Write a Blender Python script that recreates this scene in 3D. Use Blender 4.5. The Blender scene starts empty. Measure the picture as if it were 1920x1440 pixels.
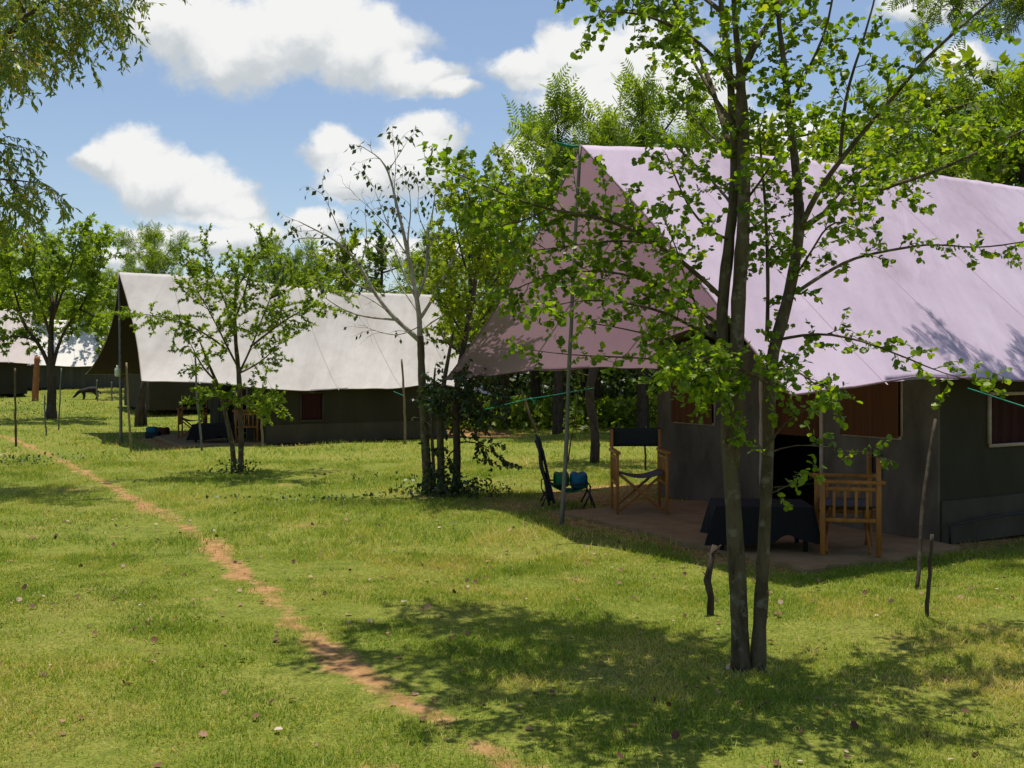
import bpy, math, random
import numpy as np
from mathutils import Vector, Matrix
R = np.random.default_rng(7)
random.seed(7)
sc = bpy.context.scene
COL = sc.collection
F = 1860.0; HZ = 690.0; CH = 1.6

# ---------------------------------------------------------------- camera
cam_d = bpy.data.cameras.new("camera"); cam = bpy.data.objects.new("camera", cam_d); COL.objects.link(cam)
cam.location = (0, 0, CH); cam.rotation_euler = (math.radians(90), 0, 0)
cam_d.sensor_width = 36; cam_d.lens = F / 1920 * 36; cam_d.shift_y = -30 / 1920.0
cam_d.clip_end = 3000; cam_d.clip_start = 0.05
sc.camera = cam

def P(px, py, Y):
    return np.array([(px - 960) / F * Y, Y, CH - (py - HZ) / F * Y])

def sst(a, b, x):
    t = np.clip((np.asarray(x, float) - a) / (b - a), 0, 1); return t * t * (3 - 2 * t)

def ground(x, y):
    x = np.asarray(x, float); y = np.asarray(y, float)
    rise = 0.95 * sst(25, 58, y) * sst(-3, -13, x)
    und = 0.018 * np.sin(x * 0.9 + 1.3) * np.sin(y * 0.7) + 0.012 * np.sin(x * 2.1 + y * 1.3) + 0.006*np.sin(x*4.7-y*3.9)
    mound = 0.05 * np.exp(-((x - 2.9) ** 2 / 2.0 + (y - 6.4) ** 2 / .5)) + .5 * sst(60, 140, y)
    return rise + und + mound

def G(px, py):
    """ground point seen at a pixel"""
    Y = CH * F / max(py - HZ, 8)
    for _ in range(25):
        X = (px - 960) / F * Y
        Y = .5 * Y + .5 * (CH - float(ground(X, Y))) * F / max(py - HZ, 8)
    X = (px - 960) / F * Y
    return np.array([X, Y, float(ground(X, Y))])

# ---------------------------------------------------------------- numpy value noise
def vnoise(x, y, seed=0):
    xi = np.floor(x).astype(np.int64); yi = np.floor(y).astype(np.int64)
    fx = x - xi; fy = y - yi; fx = fx * fx * (3 - 2 * fx); fy = fy * fy * (3 - 2 * fy)
    def h(a, b):
        n = (a * 374761393 + b * 668265263 + seed * 974634777) & 0xffffffff
        n = ((n ^ (n >> 13)) * 1274126177) & 0xffffffff
        return ((n ^ (n >> 16)) & 0xffff) / 65535.0
    return (h(xi, yi) * (1 - fx) + h(xi + 1, yi) * fx) * (1 - fy) + (h(xi, yi + 1) * (1 - fx) + h(xi + 1, yi + 1) * fx) * fy
def fbm(x, y, seed=0, o=3):
    s = 0; a = .5; t = 0
    for k in range(o):
        s = s + a * vnoise(x * 2 ** k, y * 2 ** k, seed + k); t += a; a *= .5
    return s / t

# ---------------------------------------------------------------- materials
def newmat(name):
    m = bpy.data.materials.new(name); m.use_nodes = True; nt = m.node_tree; nt.nodes.clear()
    out = nt.nodes.new("ShaderNodeOutputMaterial"); return m, nt, out
def N(nt, t, **kw):
    n = nt.nodes.new(t)
    for k, v in kw.items(): setattr(n, k, v)
    return n
def ramp(nt, stops, fac=None):
    r = nt.nodes.new("ShaderNodeValToRGB"); cr = r.color_ramp
    while len(cr.elements) < len(stops): cr.elements.new(.5)
    for e, (p, c) in zip(cr.elements, stops): e.position = p; e.color = (*c, 1)
    if fac is not None: nt.links.new(fac, r.inputs[0])
    return r
def noise(nt, scale, detail=4, rough=.55, vec=None, dist=0):
    n = nt.nodes.new("ShaderNodeTexNoise"); n.inputs["Scale"].default_value = scale
    n.inputs["Detail"].default_value = detail; n.inputs["Roughness"].default_value = rough; n.inputs["Distortion"].default_value = dist
    if vec is not None: nt.links.new(vec, n.inputs["Vector"])
    return n
def coords(nt, scale=(1, 1, 1), rot=(0, 0, 0)):
    tc = nt.nodes.new("ShaderNodeTexCoord"); mp = nt.nodes.new("ShaderNodeMapping")
    mp.inputs["Scale"].default_value = scale; mp.inputs["Rotation"].default_value = rot
    nt.links.new(tc.outputs["Object"], mp.inputs[0]); return mp.outputs[0]

def mat_simple(name, c1, c2, scale=20, rough=.8, bump=.3, stretch=(1, 1, 1), bdist=.005, detail=5, spec=.3):
    m, nt, out = newmat(name); L = nt.links
    v = coords(nt, stretch); n = noise(nt, scale, detail, .6, v)
    r = ramp(nt, [(.3, c1), (.7, c2)], n.outputs[0])
    b = N(nt, "ShaderNodeBsdfPrincipled"); b.inputs["Roughness"].default_value = rough
    b.inputs["Specular IOR Level"].default_value = spec
    L.new(r.outputs[0], b.inputs["Base Color"])
    n2 = noise(nt, scale * 2.5, 4, .6, v)
    bp = N(nt, "ShaderNodeBump"); bp.inputs["Strength"].default_value = bump; bp.inputs["Distance"].default_value = bdist
    L.new(n2.outputs[0], bp.inputs["Height"]); L.new(bp.outputs[0], b.inputs["Normal"])
    L.new(b.outputs[0], out.inputs[0]); return m

def mat_leaf(name, stops, trans=.45, rough=.5, spec=.3, tcol=(1.25, 1.25, .55)):
    m, nt, out = newmat(name); L = nt.links
    at = N(nt, "ShaderNodeAttribute"); at.attribute_name = "tint"
    r = ramp(nt, stops, at.outputs["Fac"])
    b = N(nt, "ShaderNodeBsdfPrincipled"); b.inputs["Roughness"].default_value = rough
    b.inputs["Specular IOR Level"].default_value = spec
    t = N(nt, "ShaderNodeBsdfTranslucent"); mx = N(nt, "ShaderNodeMixShader"); mx.inputs[0].default_value = trans
    mul = N(nt, "ShaderNodeMix", data_type='RGBA', blend_type='MULTIPLY'); mul.inputs[0].default_value = 1
    mul.inputs[7].default_value = (*tcol, 1); mul.clamp_result = False
    L.new(r.outputs[0], mul.inputs[6]); L.new(mul.outputs[2], t.inputs[0])
    L.new(r.outputs[0], b.inputs["Base Color"]); L.new(b.outputs[0], mx.inputs[1]); L.new(t.outputs[0], mx.inputs[2])
    L.new(mx.outputs[0], out.inputs[0]); return m

def mat_fly(name, c1, c2, trans, tcol, streak=.5, under_shade=None):
    """canvas fly sheet: faint creases, slight dirt, some light through the cloth"""
    m, nt, out = newmat(name); L = nt.links
    ang = math.atan2(.497, .868)
    v = coords(nt, (1, 1, 1), (0, 0, 0))
    n = noise(nt, .9, 6, .6, v)
    vs = coords(nt, (2.6, .35, .35), (0, 0, 0)); ns = noise(nt, 1.6, 5, .6, vs, .4)
    mixn = N(nt, "ShaderNodeMath", operation='MULTIPLY_ADD'); mixn.inputs[1].default_value = streak
    L.new(ns.outputs[0], mixn.inputs[0]); 
    m2 = N(nt, "ShaderNodeMath", operation='MULTIPLY'); m2.inputs[1].default_value = 1 - streak; L.new(n.outputs[0], m2.inputs[0]); L.new(m2.outputs[0], mixn.inputs[2])
    r0 = ramp(nt, [(.35, c1), (.62, c2)], mixn.outputs[0])
    st = noise(nt, .45, 7, .68, v, .6); sr = ramp(nt, [(.30, (.80, .79, .76)), (.46, (1, 1, 1))], st.outputs[0])
    r = N(nt, 'ShaderNodeMix', data_type='RGBA', blend_type='MULTIPLY'); r.inputs[0].default_value = 1; L.new(r0.outputs[0], r.inputs[6]); L.new(sr.outputs[0], r.inputs[7])
    b = N(nt, "ShaderNodeBsdfPrincipled"); b.inputs["Roughness"].default_value = .75; b.inputs["Specular IOR Level"].default_value = .2
    if under_shade:   # underside coloured dark, painting in the shade beneath the fly
        ge = N(nt, "ShaderNodeNewGeometry"); ml = N(nt, "ShaderNodeMix", data_type='RGBA'); L.new(ge.outputs["Backfacing"], ml.inputs[0]); L.new(r.outputs[2], ml.inputs[6]); ml.inputs[7].default_value = (*under_shade, 1)
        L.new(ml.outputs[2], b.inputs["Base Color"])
    else: L.new(r.outputs[2], b.inputs["Base Color"])
    wv = noise(nt, 3.2, 4, .5, coords(nt, (1.6, .5, .5)), .8)
    fine = noise(nt, 240, 2, .5, v)
    ad = N(nt, "ShaderNodeMath", operation='MULTIPLY_ADD'); ad.inputs[1].default_value = .03; L.new(fine.outputs[0], ad.inputs[0]); L.new(wv.outputs[0], ad.inputs[2])
    bp = N(nt, "ShaderNodeBump"); bp.inputs["Strength"].default_value = .5; bp.inputs["Distance"].default_value = .03
    L.new(ad.outputs[0], bp.inputs["Height"]); L.new(bp.outputs[0], b.inputs["Normal"])
    t = N(nt, "ShaderNodeBsdfTranslucent"); t.inputs[0].default_value = (*tcol, 1)
    mx = N(nt, "ShaderNodeMixShader"); mx.inputs[0].default_value = trans
    L.new(b.outputs[0], mx.inputs[1]); L.new(t.outputs[0], mx.inputs[2]); L.new(mx.outputs[0], out.inputs[0]); return m

def mat_bark(name, c1, c2, c3, scale=14):
    m, nt, out = newmat(name); L = nt.links
    v = coords(nt, (1, 1, .28)); n = noise(nt, scale, 6, .65, v, .3)
    v2 = coords(nt, (1, 1, 1)); n2 = noise(nt, 16, 4, .6, v2)
    r = ramp(nt, [(.32, c1), (.55, c2)], n.outputs[0])
    lic = ramp(nt, [(.55, (0, 0, 0)), (.66, (1, 1, 1))], n2.outputs[0])
    mx = N(nt, "ShaderNodeMix", data_type='RGBA'); L.new(lic.outputs[0], mx.inputs[0]); L.new(r.outputs[0], mx.inputs[6]); mx.inputs[7].default_value = (*c3, 1)
    b = N(nt, "ShaderNodeBsdfPrincipled"); b.inputs["Roughness"].default_value = .9; b.inputs["Specular IOR Level"].default_value = .15
    L.new(mx.outputs[2], b.inputs["Base Color"])
    bp = N(nt, "ShaderNodeBump"); bp.inputs["Strength"].default_value = .8; bp.inputs["Distance"].default_value = .01
    L.new(n.outputs[0], bp.inputs["Height"]); L.new(bp.outputs[0], b.inputs["Normal"]); L.new(b.outputs[0], out.inputs[0]); return m

def mat_ground():
    m, nt, out = newmat("ground"); L = nt.links
    v = coords(nt)
    n1 = noise(nt, .55, 5, .6, v); n2 = noise(nt, 9, 6, .7, v); n3 = noise(nt, 60, 4, .7, v)
    a = ramp(nt, [(.35, (.13, .19, .020)), (.52, (.19, .23, .032)), (.68, (.28, .25, .065))], n1.outputs[0])
    bcol = ramp(nt, [(.36, (.09, .095, .022)), (.5, (.17, .19, .036)), (.66, (.28, .25, .075))], n2.outputs[0])
    mx = N(nt, "ShaderNodeMix", data_type='RGBA'); mx.inputs[0].default_value = .5
    L.new(a.outputs[0], mx.inputs[6]); L.new(bcol.outputs[0], mx.inputs[7])
    mf = ramp(nt, [(.35, (.55, .55, .5)), (.65, (1.3, 1.3, 1.25))], n3.outputs[0])
    ml = N(nt, "ShaderNodeMix", data_type='RGBA', blend_type='MULTIPLY'); ml.inputs[0].default_value = 1
    L.new(mx.outputs[2], ml.inputs[6]); L.new(mf.outputs[0], ml.inputs[7])
    at = N(nt, "ShaderNodeAttribute"); at.attribute_name = "dirt"
    ds = ramp(nt, [(.35, (.25, .125, .05)), (.65, (.46, .27, .125))], n2.outputs[0])
    # break the edge of the bare soil with fine noise
    ad = N(nt, "ShaderNodeMath", operation='ADD'); L.new(at.outputs["Fac"], ad.inputs[0]); L.new(n2.outputs[0], ad.inputs[1])
    th = ramp(nt, [(.52, (0, 0, 0)), (1.0, (1, 1, 1))]); 
    sb = N(nt, "ShaderNodeMath", operation='MULTIPLY'); sb.inputs[1].default_value = .72; L.new(ad.outputs[0], sb.inputs[0]); L.new(sb.outputs[0], th.inputs[0])
    m3 = N(nt, "ShaderNodeMix", data_type='RGBA'); L.new(th.outputs[0], m3.inputs[0]); L.new(ml.outputs[2], m3.inputs[6]); L.new(ds.outputs[0], m3.inputs[7])
    b = N(nt, "ShaderNodeBsdfPrincipled"); b.inputs["Roughness"].default_value = .95; b.inputs["Specular IOR Level"].default_value = .1
    L.new(m3.outputs[2], b.inputs["Base Color"])
    bp = N(nt, "ShaderNodeBump"); bp.inputs["Strength"].default_value = .9; bp.inputs["Distance"].default_value = .02
    L.new(n3.outputs[0], bp.inputs["Height"]); L.new(bp.outputs[0], b.inputs["Normal"]); L.new(b.outputs[0], out.inputs[0]); return m

M = {}
M['ground'] = mat_ground()
M['dirt'] = mat_simple('dirt', (.22, .12, .06), (.38, .25, .14), 14, .95, .8, bdist=.02)
M['grass'] = mat_leaf('grass', [(0, (.13, .21, .018)), (.35, (.235, .325, .030)), (.62, (.365, .395, .060)), (.85, (.54, .46, .14)), (1, (.60, .44, .20))], .35, .55, .25)
M['leaf_near'] = mat_leaf('leaf_near', [(0, (.06, .105, .009)), (.5, (.155, .255, .014)), (.85, (.29, .39, .02)), (1, (.40, .37, .03))], .57, .4, .35)
M['leaf_mid'] = mat_leaf('leaf_mid', [(0, (.06, .10, .012)), (.5, (.145, .22, .018)), (1, (.24, .31, .03))], .52)
M['leaf_yel'] = mat_leaf('leaf_yel', [(0, (.09, .13, .010)), (.5, (.20, .275, .014)), (1, (.32, .36, .022))], .55)
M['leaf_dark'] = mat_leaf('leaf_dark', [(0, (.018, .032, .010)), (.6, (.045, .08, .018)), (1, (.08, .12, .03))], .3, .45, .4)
M['leaf_euc'] = mat_leaf('leaf_euc', [(0, (.09, .14, .03)), (.55, (.22, .30, .055)), (.85, (.38, .34, .05)), (1, (.45, .28, .04))], .4, .45, .35)
M['leaf_far'] = mat_leaf('leaf_far', [(0, (.09, .14, .014)), (.5, (.19, .28, .022)), (1, (.30, .38, .035))], .55)
M['litter'] = mat_leaf('litter', [(0, (.07, .03, .02)), (.5, (.2, .1, .06)), (.8, (.36, .2, .14)), (1, (.5, .42, .34))], .15, .7, .2, (1, 1, 1))
M['bark'] = mat_bark('bark', (.035, .024, .013), (.115, .088, .05), (.17, .15, .10))
M['bark_pale'] = mat_bark('bark_pale', (.17, .14, .105), (.37, .32, .26), (.46, .42, .36))
M['bark_dark'] = mat_bark('bark_dark', (.03, .02, .014), (.075, .055, .04), (.09, .08, .06))
M['bamboo'] = mat_simple('bamboo', (.16, .11, .05), (.3, .23, .13), 30, .6, .3, (1, 1, .2))
M['pole'] = mat_simple('pole', (.10, .10, .085), (.2, .19, .16), 30, .6, .3, (1, 1, .2))
M['wood'] = mat_simple('wood', (.20, .075, .014), (.36, .15, .03), 18, .45, .2, (1, 1, .15), .002)
M['canvas_green'] = mat_simple('canvas_green', (.012, .017, .018), (.022, .03, .03), 60, .85, .3, bdist=.001)
M['canvas_grey'] = mat_simple('canvas_grey', (.06, .055, .06), (.09, .085, .09), 60, .85, .3, bdist=.001)
M['black_cloth'] = mat_simple('black_cloth', (.005, .005, .006), (.010, .010, .012), 60, .9, .3, bdist=.001)
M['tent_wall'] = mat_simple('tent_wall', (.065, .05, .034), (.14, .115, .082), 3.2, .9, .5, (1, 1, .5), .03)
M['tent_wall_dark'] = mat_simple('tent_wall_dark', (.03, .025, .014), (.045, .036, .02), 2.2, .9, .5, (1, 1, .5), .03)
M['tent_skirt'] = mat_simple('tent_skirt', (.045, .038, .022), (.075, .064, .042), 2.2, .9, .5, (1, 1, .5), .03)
M['trim'] = mat_simple('trim', (.36, .27, .2), (.46, .36, .28), 20, .8, .2, bdist=.001)
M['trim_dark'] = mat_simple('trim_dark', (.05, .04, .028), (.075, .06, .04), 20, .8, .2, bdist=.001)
M['curtain'] = mat_simple('curtain', (.075, .025, .007), (.115, .038, .010), 9, .9, .4, (5, 5, .1), .01)
M['curtain_red'] = mat_simple('curtain_red', (.028, .004, .004), (.045, .009, .007), 9, .9, .6, (6, 6, .1), .02)
M['slab'] = mat_simple('slab', (.20, .13, .055), (.30, .20, .10), 5, .9, .4, bdist=.006)
M['rope'] = mat_simple('rope', (.0, .13, .085), (.0, .24, .16), 40, .5, .2, bdist=.001)
M['hose'] = mat_simple('hose', (.01, .01, .01), (.02, .02, .02), 40, .5, .1, bdist=.001)
M['metal_dark'] = mat_simple('metal_dark', (.012, .014, .018), (.025, .027, .032), 40, .45, .1, bdist=.001)
M['navy'] = mat_simple('navy', (.012, .02, .028), (.022, .034, .045), 40, .85, .3, bdist=.001)
M['green_fab'] = mat_simple('green_fab', (.0, .10, .03), (.0, .15, .05), 20, .6, .2, bdist=.002)
M['blue_fab'] = mat_simple('blue_fab', (.0, .07, .13), (.005, .13, .22), 20, .6, .2, bdist=.002)
M['red_fab'] = mat_simple('red_fab', (.07, .01, .008), (.10, .02, .01), 20, .8, .2, bdist=.002)
M['white_plastic'] = mat_simple('white_plastic', (.5, .5, .38), (.62, .62, .5), 20, .5, .1, bdist=.001)
M['fur'] = mat_simple('fur', (.008, .007, .007), (.02, .016, .014), 60, .8, .4, bdist=.01)
M['rust'] = mat_simple('rust', (.24, .08, .03), (.36, .15, .06), 10, .9, .5, (1, 1, .3))
M['fly_mauve'] = mat_fly('fly_mauve', (.455, .365, .485), (.575, .485, .615), .22, (.42, .25, .35), .4)
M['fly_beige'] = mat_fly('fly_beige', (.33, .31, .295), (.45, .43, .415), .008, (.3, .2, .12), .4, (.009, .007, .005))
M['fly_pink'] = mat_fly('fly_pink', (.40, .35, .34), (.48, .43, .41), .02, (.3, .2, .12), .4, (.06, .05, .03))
M['fly_white'] = mat_fly('fly_white', (.58, .56, .54), (.66, .64, .61), .02, (.3, .2, .12), .4)
M['grey_wall'] = mat_simple('grey_wall', (.07, .07, .068), (.12, .12, .115), 2, .9, .5, (3, 3, .2), .03)

M['seam_m'] = mat_simple('seam_mauve', (.42, .315, .41), (.49, .38, .48), 30, .8, .1)
M['seam_b'] = mat_simple('seam_beige', (.27, .25, .23), (.33, .31, .29), 30, .8, .1)
M['hem_m'] = mat_simple('hem_mauve', (.2, .12, .17), (.3, .2, .26), 30, .8, .1)
M['hem_b'] = mat_simple('hem_beige', (.2, .17, .15), (.3, .27, .24), 30, .8, .1)

# ---------------------------------------------------------------- object helpers
def tag(o, label=None, cat=None, group=None, kind=None):
    if label: o['label'] = label
    if cat: o['category'] = cat
    if group: o['group'] = group
    if kind: o['kind'] = kind
    return o
def thing(name, loc, label, cat, group=None, rz=0):
    o = bpy.data.objects.new(name, None); COL.objects.link(o); o.location = tuple(float(a) for a in loc); o.rotation_euler = (0, 0, rz)
    o.empty_display_size = .2
    return tag(o, label, cat, group)

def fast_mesh(name, V, loops, starts, totals, mat, parent=None, smooth=False, tint=None, tdom='FACE', local=False):
    me = bpy.data.meshes.new(name)
    V = np.asarray(V, np.float64)
    if parent is not None and not local:
        V = V - np.array(parent.location)[None, :]
    me.vertices.add(len(V)); me.vertices.foreach_set("co", V.astype(np.float32).ravel())
    me.loops.add(len(loops)); me.loops.foreach_set("vertex_index", np.asarray(loops, np.int32))
    me.polygons.add(len(starts)); me.polygons.foreach_set("loop_start", np.asarray(starts, np.int32))
    me.polygons.foreach_set("loop_total", np.asarray(totals, np.int32))
    if smooth: me.polygons.foreach_set("use_smooth", np.ones(len(starts), bool))
    me.update(calc_edges=True)
    if tint is not None:
        at = me.attributes.new("tint", 'FLOAT', tdom); at.data.foreach_set("value", np.asarray(tint, np.float32))
    if mat is not None: me.materials.append(mat)
    o = bpy.data.objects.new(name, me); COL.objects.link(o)
    if parent is not None: o.parent = parent
    return o

class MB:
    def __init__(s): s.v = []; s.f = []; s.n = 0
    def add(s, V, Fs):
        V = np.asarray(V, float); s.v.append(V); s.f += [tuple(int(i) + s.n for i in f) for f in Fs]; s.n += len(V)
    def box(s, c, size, rot=None, bev=0):
        sx, sy, sz = [a / 2 for a in size]
        V = np.array([(x, y, z) for x in (-sx, sx) for y in (-sy, sy) for z in (-sz, sz)])
        if rot is not None: V = V @ np.array(rot).T
        s.add(V + np.asarray(c), [(0, 1, 3, 2), (4, 6, 7, 5), (0, 4, 5, 1), (2, 3, 7, 6), (0, 2, 6, 4), (1, 5, 7, 3)])
    def bar(s, a, b, w, h=None, up=(0, 0, 1)):
        a = np.asarray(a, float); b = np.asarray(b, float); h = h or w
        d = b - a; Ln = np.linalg.norm(d); d /= Ln; up = np.asarray(up, float)
        if abs(d @ up) > .95: up = np.array([0, 1., 0])
        x = np.cross(d, up); x /= np.linalg.norm(x); y = np.cross(x, d)
        s.box((a + b) / 2, (w, h, Ln), np.stack([x, y, d], 1))
    def tube(s, pts, rad, k=8, cap=True):
        pts = np.asarray(pts, float); n = len(pts); rad = np.broadcast_to(np.asarray(rad, float), (n,))
        T = np.gradient(pts, axis=0); T /= (np.linalg.norm(T, axis=1, keepdims=True) + 1e-9)
        ref = np.array([0, 0, 1.]) if abs(T[0, 2]) < .9 else np.array([1., 0, 0])
        ang = np.arange(k) / k * 2 * math.pi; V = []
        x = np.cross(T[0], ref); x /= np.linalg.norm(x)
        for i in range(n):
            x = x - T[i] * (x @ T[i]); x /= np.linalg.norm(x) + 1e-9; y = np.cross(T[i], x)
            V.append(pts[i] + rad[i] * (np.cos(ang)[:, None] * x + np.sin(ang)[:, None] * y))
        V = np.concatenate(V); Fs = []
        for i in range(n - 1):
            for j in range(k):
                j2 = (j + 1) % k
                Fs.append((i * k + j, i * k + j2, (i + 1) * k + j2, (i + 1) * k + j))
        if cap: Fs.append(tuple(range(k))[::-1]); Fs.append(tuple((n - 1) * k + j for j in range(k)))
        s.add(V, Fs)
    def sheet(s, Gd):
        Gd = np.asarray(Gd, float); a, b = Gd.shape[:2]
        s.add(Gd.reshape(-1, 3), [(i * b + j, i * b + j + 1, (i + 1) * b + j + 1, (i + 1) * b + j) for i in range(a - 1) for j in range(b - 1)])
    def build(s, name, mat, parent=None, smooth=False, local=False, bevel=0, solid=0):
        V = np.concatenate(s.v); lt = np.array([len(f) for f in s.f]); lo = np.concatenate([np.array(f) for f in s.f]); st = np.concatenate([[0], np.cumsum(lt)[:-1]])
        o = fast_mesh(name, V, lo, st, lt, mat, parent, smooth, local=local)
        if bevel:
            m = o.modifiers.new("bevel", 'BEVEL'); m.width = bevel; m.segments = 2; m.limit_method = 'ANGLE'
        if solid:
            m = o.modifiers.new("solid", 'SOLIDIFY'); m.thickness = solid; m.offset = 0
        return o

# leaf templates: (across, along, normal)
T_ROUND = (np.array([(0, 0, 0), (.42, .22, .10), (.46, .68, .12), (.06, 1.0, .0), (-.46, .68, .12), (-.42, .22, .10)]), [(0, 1, 2, 3), (0, 3, 4, 5)])
T_DIA = (np.array([(0, 0, 0), (.3, .45, .05), (0, 1, 0), (-.3, .45, .05)]), [(0, 1, 2, 3)])
T_LONG = (np.array([(0, 0, 0), (.13, .4, .03), (0, 1, -.06), (-.13, .4, .03)]), [(0, 1, 2, 3)])
T_EUC = (np.array([(0, 0, 0), (.17, .4, .03), (0, 1, -.06), (-.17, .4, .03)]), [(0, 1, 2, 3)])
def _pinn(n=5, w=.26):
    V = []; Fs = []
    for i in range(n):
        y = .15 + .8 * i / (n - 1); ln = w * (1.05 - .5 * abs(i / (n - 1) - .4))
        for sgn in (-1, 1):
            b = len(V); V += [(0, y, 0), (sgn * ln * .55, y + .02, .02), (sgn * ln, y + .14, -.03), (sgn * ln * .5, y + .12, .01)]; Fs.append((b, b + 1, b + 2, b + 3) if sgn > 0 else (b, b + 3, b + 2, b + 1))
    return np.array(V), Fs
T_PINN = _pinn(6, .42)
T_TUFT = (np.array([(0, 0, 0), (.3, .3, .1), (.12, .95, 0), (-.08, .5, .05), (-.35, .8, 0), (-.3, .2, .1)]), [(0, 1, 2, 3), (0, 3, 4, 5)])

def unit(a): return a / (np.linalg.norm(a, axis=-1, keepdims=True) + 1e-9)
def leaf_object(name, pos, dirs, size, tmpl, mat, parent=None, flat=.6, tint=None, rng=R):
    n = len(pos); TV, TF = tmpl; k = len(TV)
    a = unit(dirs); nr = rng.normal(size=(n, 3)) * (1 - flat) + np.array([0, 0, 1.]) * flat + .001
    b = unit(np.cross(a, nr)); nn = np.cross(b, a)
    V = pos[:, None, :] + size[:, None, None] * (TV[None, :, 0, None] * b[:, None, :] + TV[None, :, 1, None] * a[:, None, :] + TV[None, :, 2, None] * nn[:, None, :])
    base = (np.arange(n) * k)
    nf = len(TF); fl = len(TF[0])
    idx = (base[:, None, None] + np.array(TF)[None]).reshape(-1)
    tot = np.full(n * nf, fl); st = np.arange(n * nf) * fl
    if tint is None: tint = rng.random(n)
    return fast_mesh(name, V.reshape(-1, 3), idx, st, tot, mat, parent, False, np.repeat(tint, nf), 'FACE')

def resample(pts, step):
    pts = np.asarray(pts, float); d = np.linalg.norm(np.diff(pts, axis=0), axis=1); c = np.concatenate([[0], np.cumsum(d)])
    n = max(2, int(c[-1] / step) + 1); t = np.linspace(0, c[-1], n)
    return np.stack([np.interp(t, c, pts[:, i]) for i in range(3)], 1), t / c[-1]
def smoothline(pts, rad, step):
    """Catmull-like smoothing of a coarse polyline"""
    pts = np.asarray(pts, float); rad = np.asarray(rad, float)
    p, t = resample(pts, step)
    c = np.concatenate([[0], np.cumsum(np.linalg.norm(np.diff(pts, axis=0), axis=1))]); r = np.interp(t * c[-1], c, rad)
    for _ in range(3):
        q = p.copy(); q[1:-1] = .25 * p[:-2] + .5 * p[1:-1] + .25 * p[2:]; p = q
    return p, r, t

def twigs_from(line, tpos, rng, spacing, length, start=.1, up=.35, tang=.5, droop=.15, n=5, end_extra=2, taper=.4, spread=1.0, planar=.55):
    """list of (pts Nx3) twigs spawned along a limb"""
    out = []
    seg = np.linalg.norm(np.diff(line, axis=0), axis=1); tot = seg.sum(); c = np.concatenate([[0], np.cumsum(seg)]) / tot
    m = max(1, int(tot * (1 - start) / spacing)); ts = list(start + (1 - start) * (np.arange(m) + rng.random(m)) / m) + [1.0] * end_extra
    for t in ts:
        i = min(len(line) - 2, max(0, np.searchsorted(c, t) - 1)); w = (t - c[i]) / max(c[i + 1] - c[i], 1e-6)
        p = line[i] * (1 - w) + line[i + 1] * w; T = unit(line[i + 1] - line[i])
        rd = rng.normal(size=3); rd[2] *= planar; rd = unit(rd); rd = rd - T * (rd @ T); rd = unit(rd) * spread
        d = unit(rd + T * tang * (1 + (t > .98) * 2) + np.array([0, 0, up]))
        L = length * rng.uniform(.45, 1.1) * (1 - taper * t)
        pts = [p]; st = L / n
        for k in range(n):
            d = unit(d + rng.normal(size=3) * .22 + np.array([0, 0, -droop]))
            pts.append(pts[-1] + d * st)
        out.append(np.array(pts))
    return out
def leaves_on(twigs, rng, spacing, start=.15, droop=.3, spread=.7, jitter=.0):
    pos = []; dr = []; tid = []
    for q, tw in enumerate(twigs):
        seg = np.linalg.norm(np.diff(tw, axis=0), axis=1); c = np.concatenate([[0], np.cumsum(seg)]); L = c[-1]
        m = max(1, int(L * (1 - start) / spacing)); s = L * (start + (1 - start) * (np.arange(m) + rng.random(m) * .6 + .4) / m)
        p = np.stack([np.interp(s, c, tw[:, i]) for i in range(3)], 1)
        T = unit(tw[-1] - tw[0]); rd = rng.normal(size=(m, 3)); d = unit(rd * spread + T * .5 + np.array([0, 0, -droop]))
        pos.append(p + rng.normal(size=(m, 3)) * jitter); dr.append(d); tid.append(np.full(m, q))
    return np.concatenate(pos), np.concatenate(dr), np.concatenate(tid)

class Tree:
    def __init__(s, name, loc, label, cat='tree', group=None, seed=1):
        s.root = thing(name, loc, label, cat, group); s.rng = np.random.default_rng(seed)
        s.wood = MB(); s.tw = []; s.limbs = []
    def limb(s, pts, r, wob=.012, k=8, step=.08):
        """pts: world points; r: (r0, r1) or list"""
        pts = np.asarray(pts, float)
        if len(r) == 2: r = np.linspace(r[0], r[1], len(pts))
        p, rr, t = smoothline(pts, r, step)
        p = p + np.cumsum(s.rng.normal(size=p.shape) * wob * .25, axis=0) * np.sin(np.pi * t)[:, None] * .6
        rr = rr * (1 + s.rng.normal(size=len(rr)) * .05)
        s.wood.tube(p, rr, k); s.limbs.append(p); return p
    def twig(s, line, **kw):
        leafy = kw.pop('sub', None); r = kw.pop('r', .004)
        tw = twigs_from(line, None, s.rng, **kw)
        for t in tw: s.wood.tube(t, np.linspace(r, r * .35, len(t)), 4, False)
        s.tw += tw
        if leafy:
            for t in tw:
                st = twigs_from(t, None, s.rng, **leafy)
                for q in st: s.wood.tube(q, np.linspace(r * .6, r * .25, len(q)), 3, False)
                s.tw += st
        return tw
    def finish(s, wmat, lmat, spacing, size, tmpl, start=.15, droop=.3, spread=.7, flat=.6, keep=None, jitter=0):
        if s.wood: s.wood.build('trunk', wmat, s.root, True)
        if s.tw:
            pos, dr, tid = leaves_on(s.tw, s.rng, spacing, start, droop, spread, jitter)
            if keep is not None:
                k = keep(pos); pos = pos[k]; dr = dr[k]; tid = tid[k]
            sz = s.rng.uniform(size[0], size[1], len(pos))
            g = s.rng.random(len(s.tw)); tint = np.clip(.55 * g[tid] + .45 * s.rng.random(len(pos)), 0, 1) 
            s.n = len(pos)
            leaf_object('crown', pos, dr, sz, tmpl, lmat, s.root, flat, tint, s.rng)
        return s.root

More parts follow.
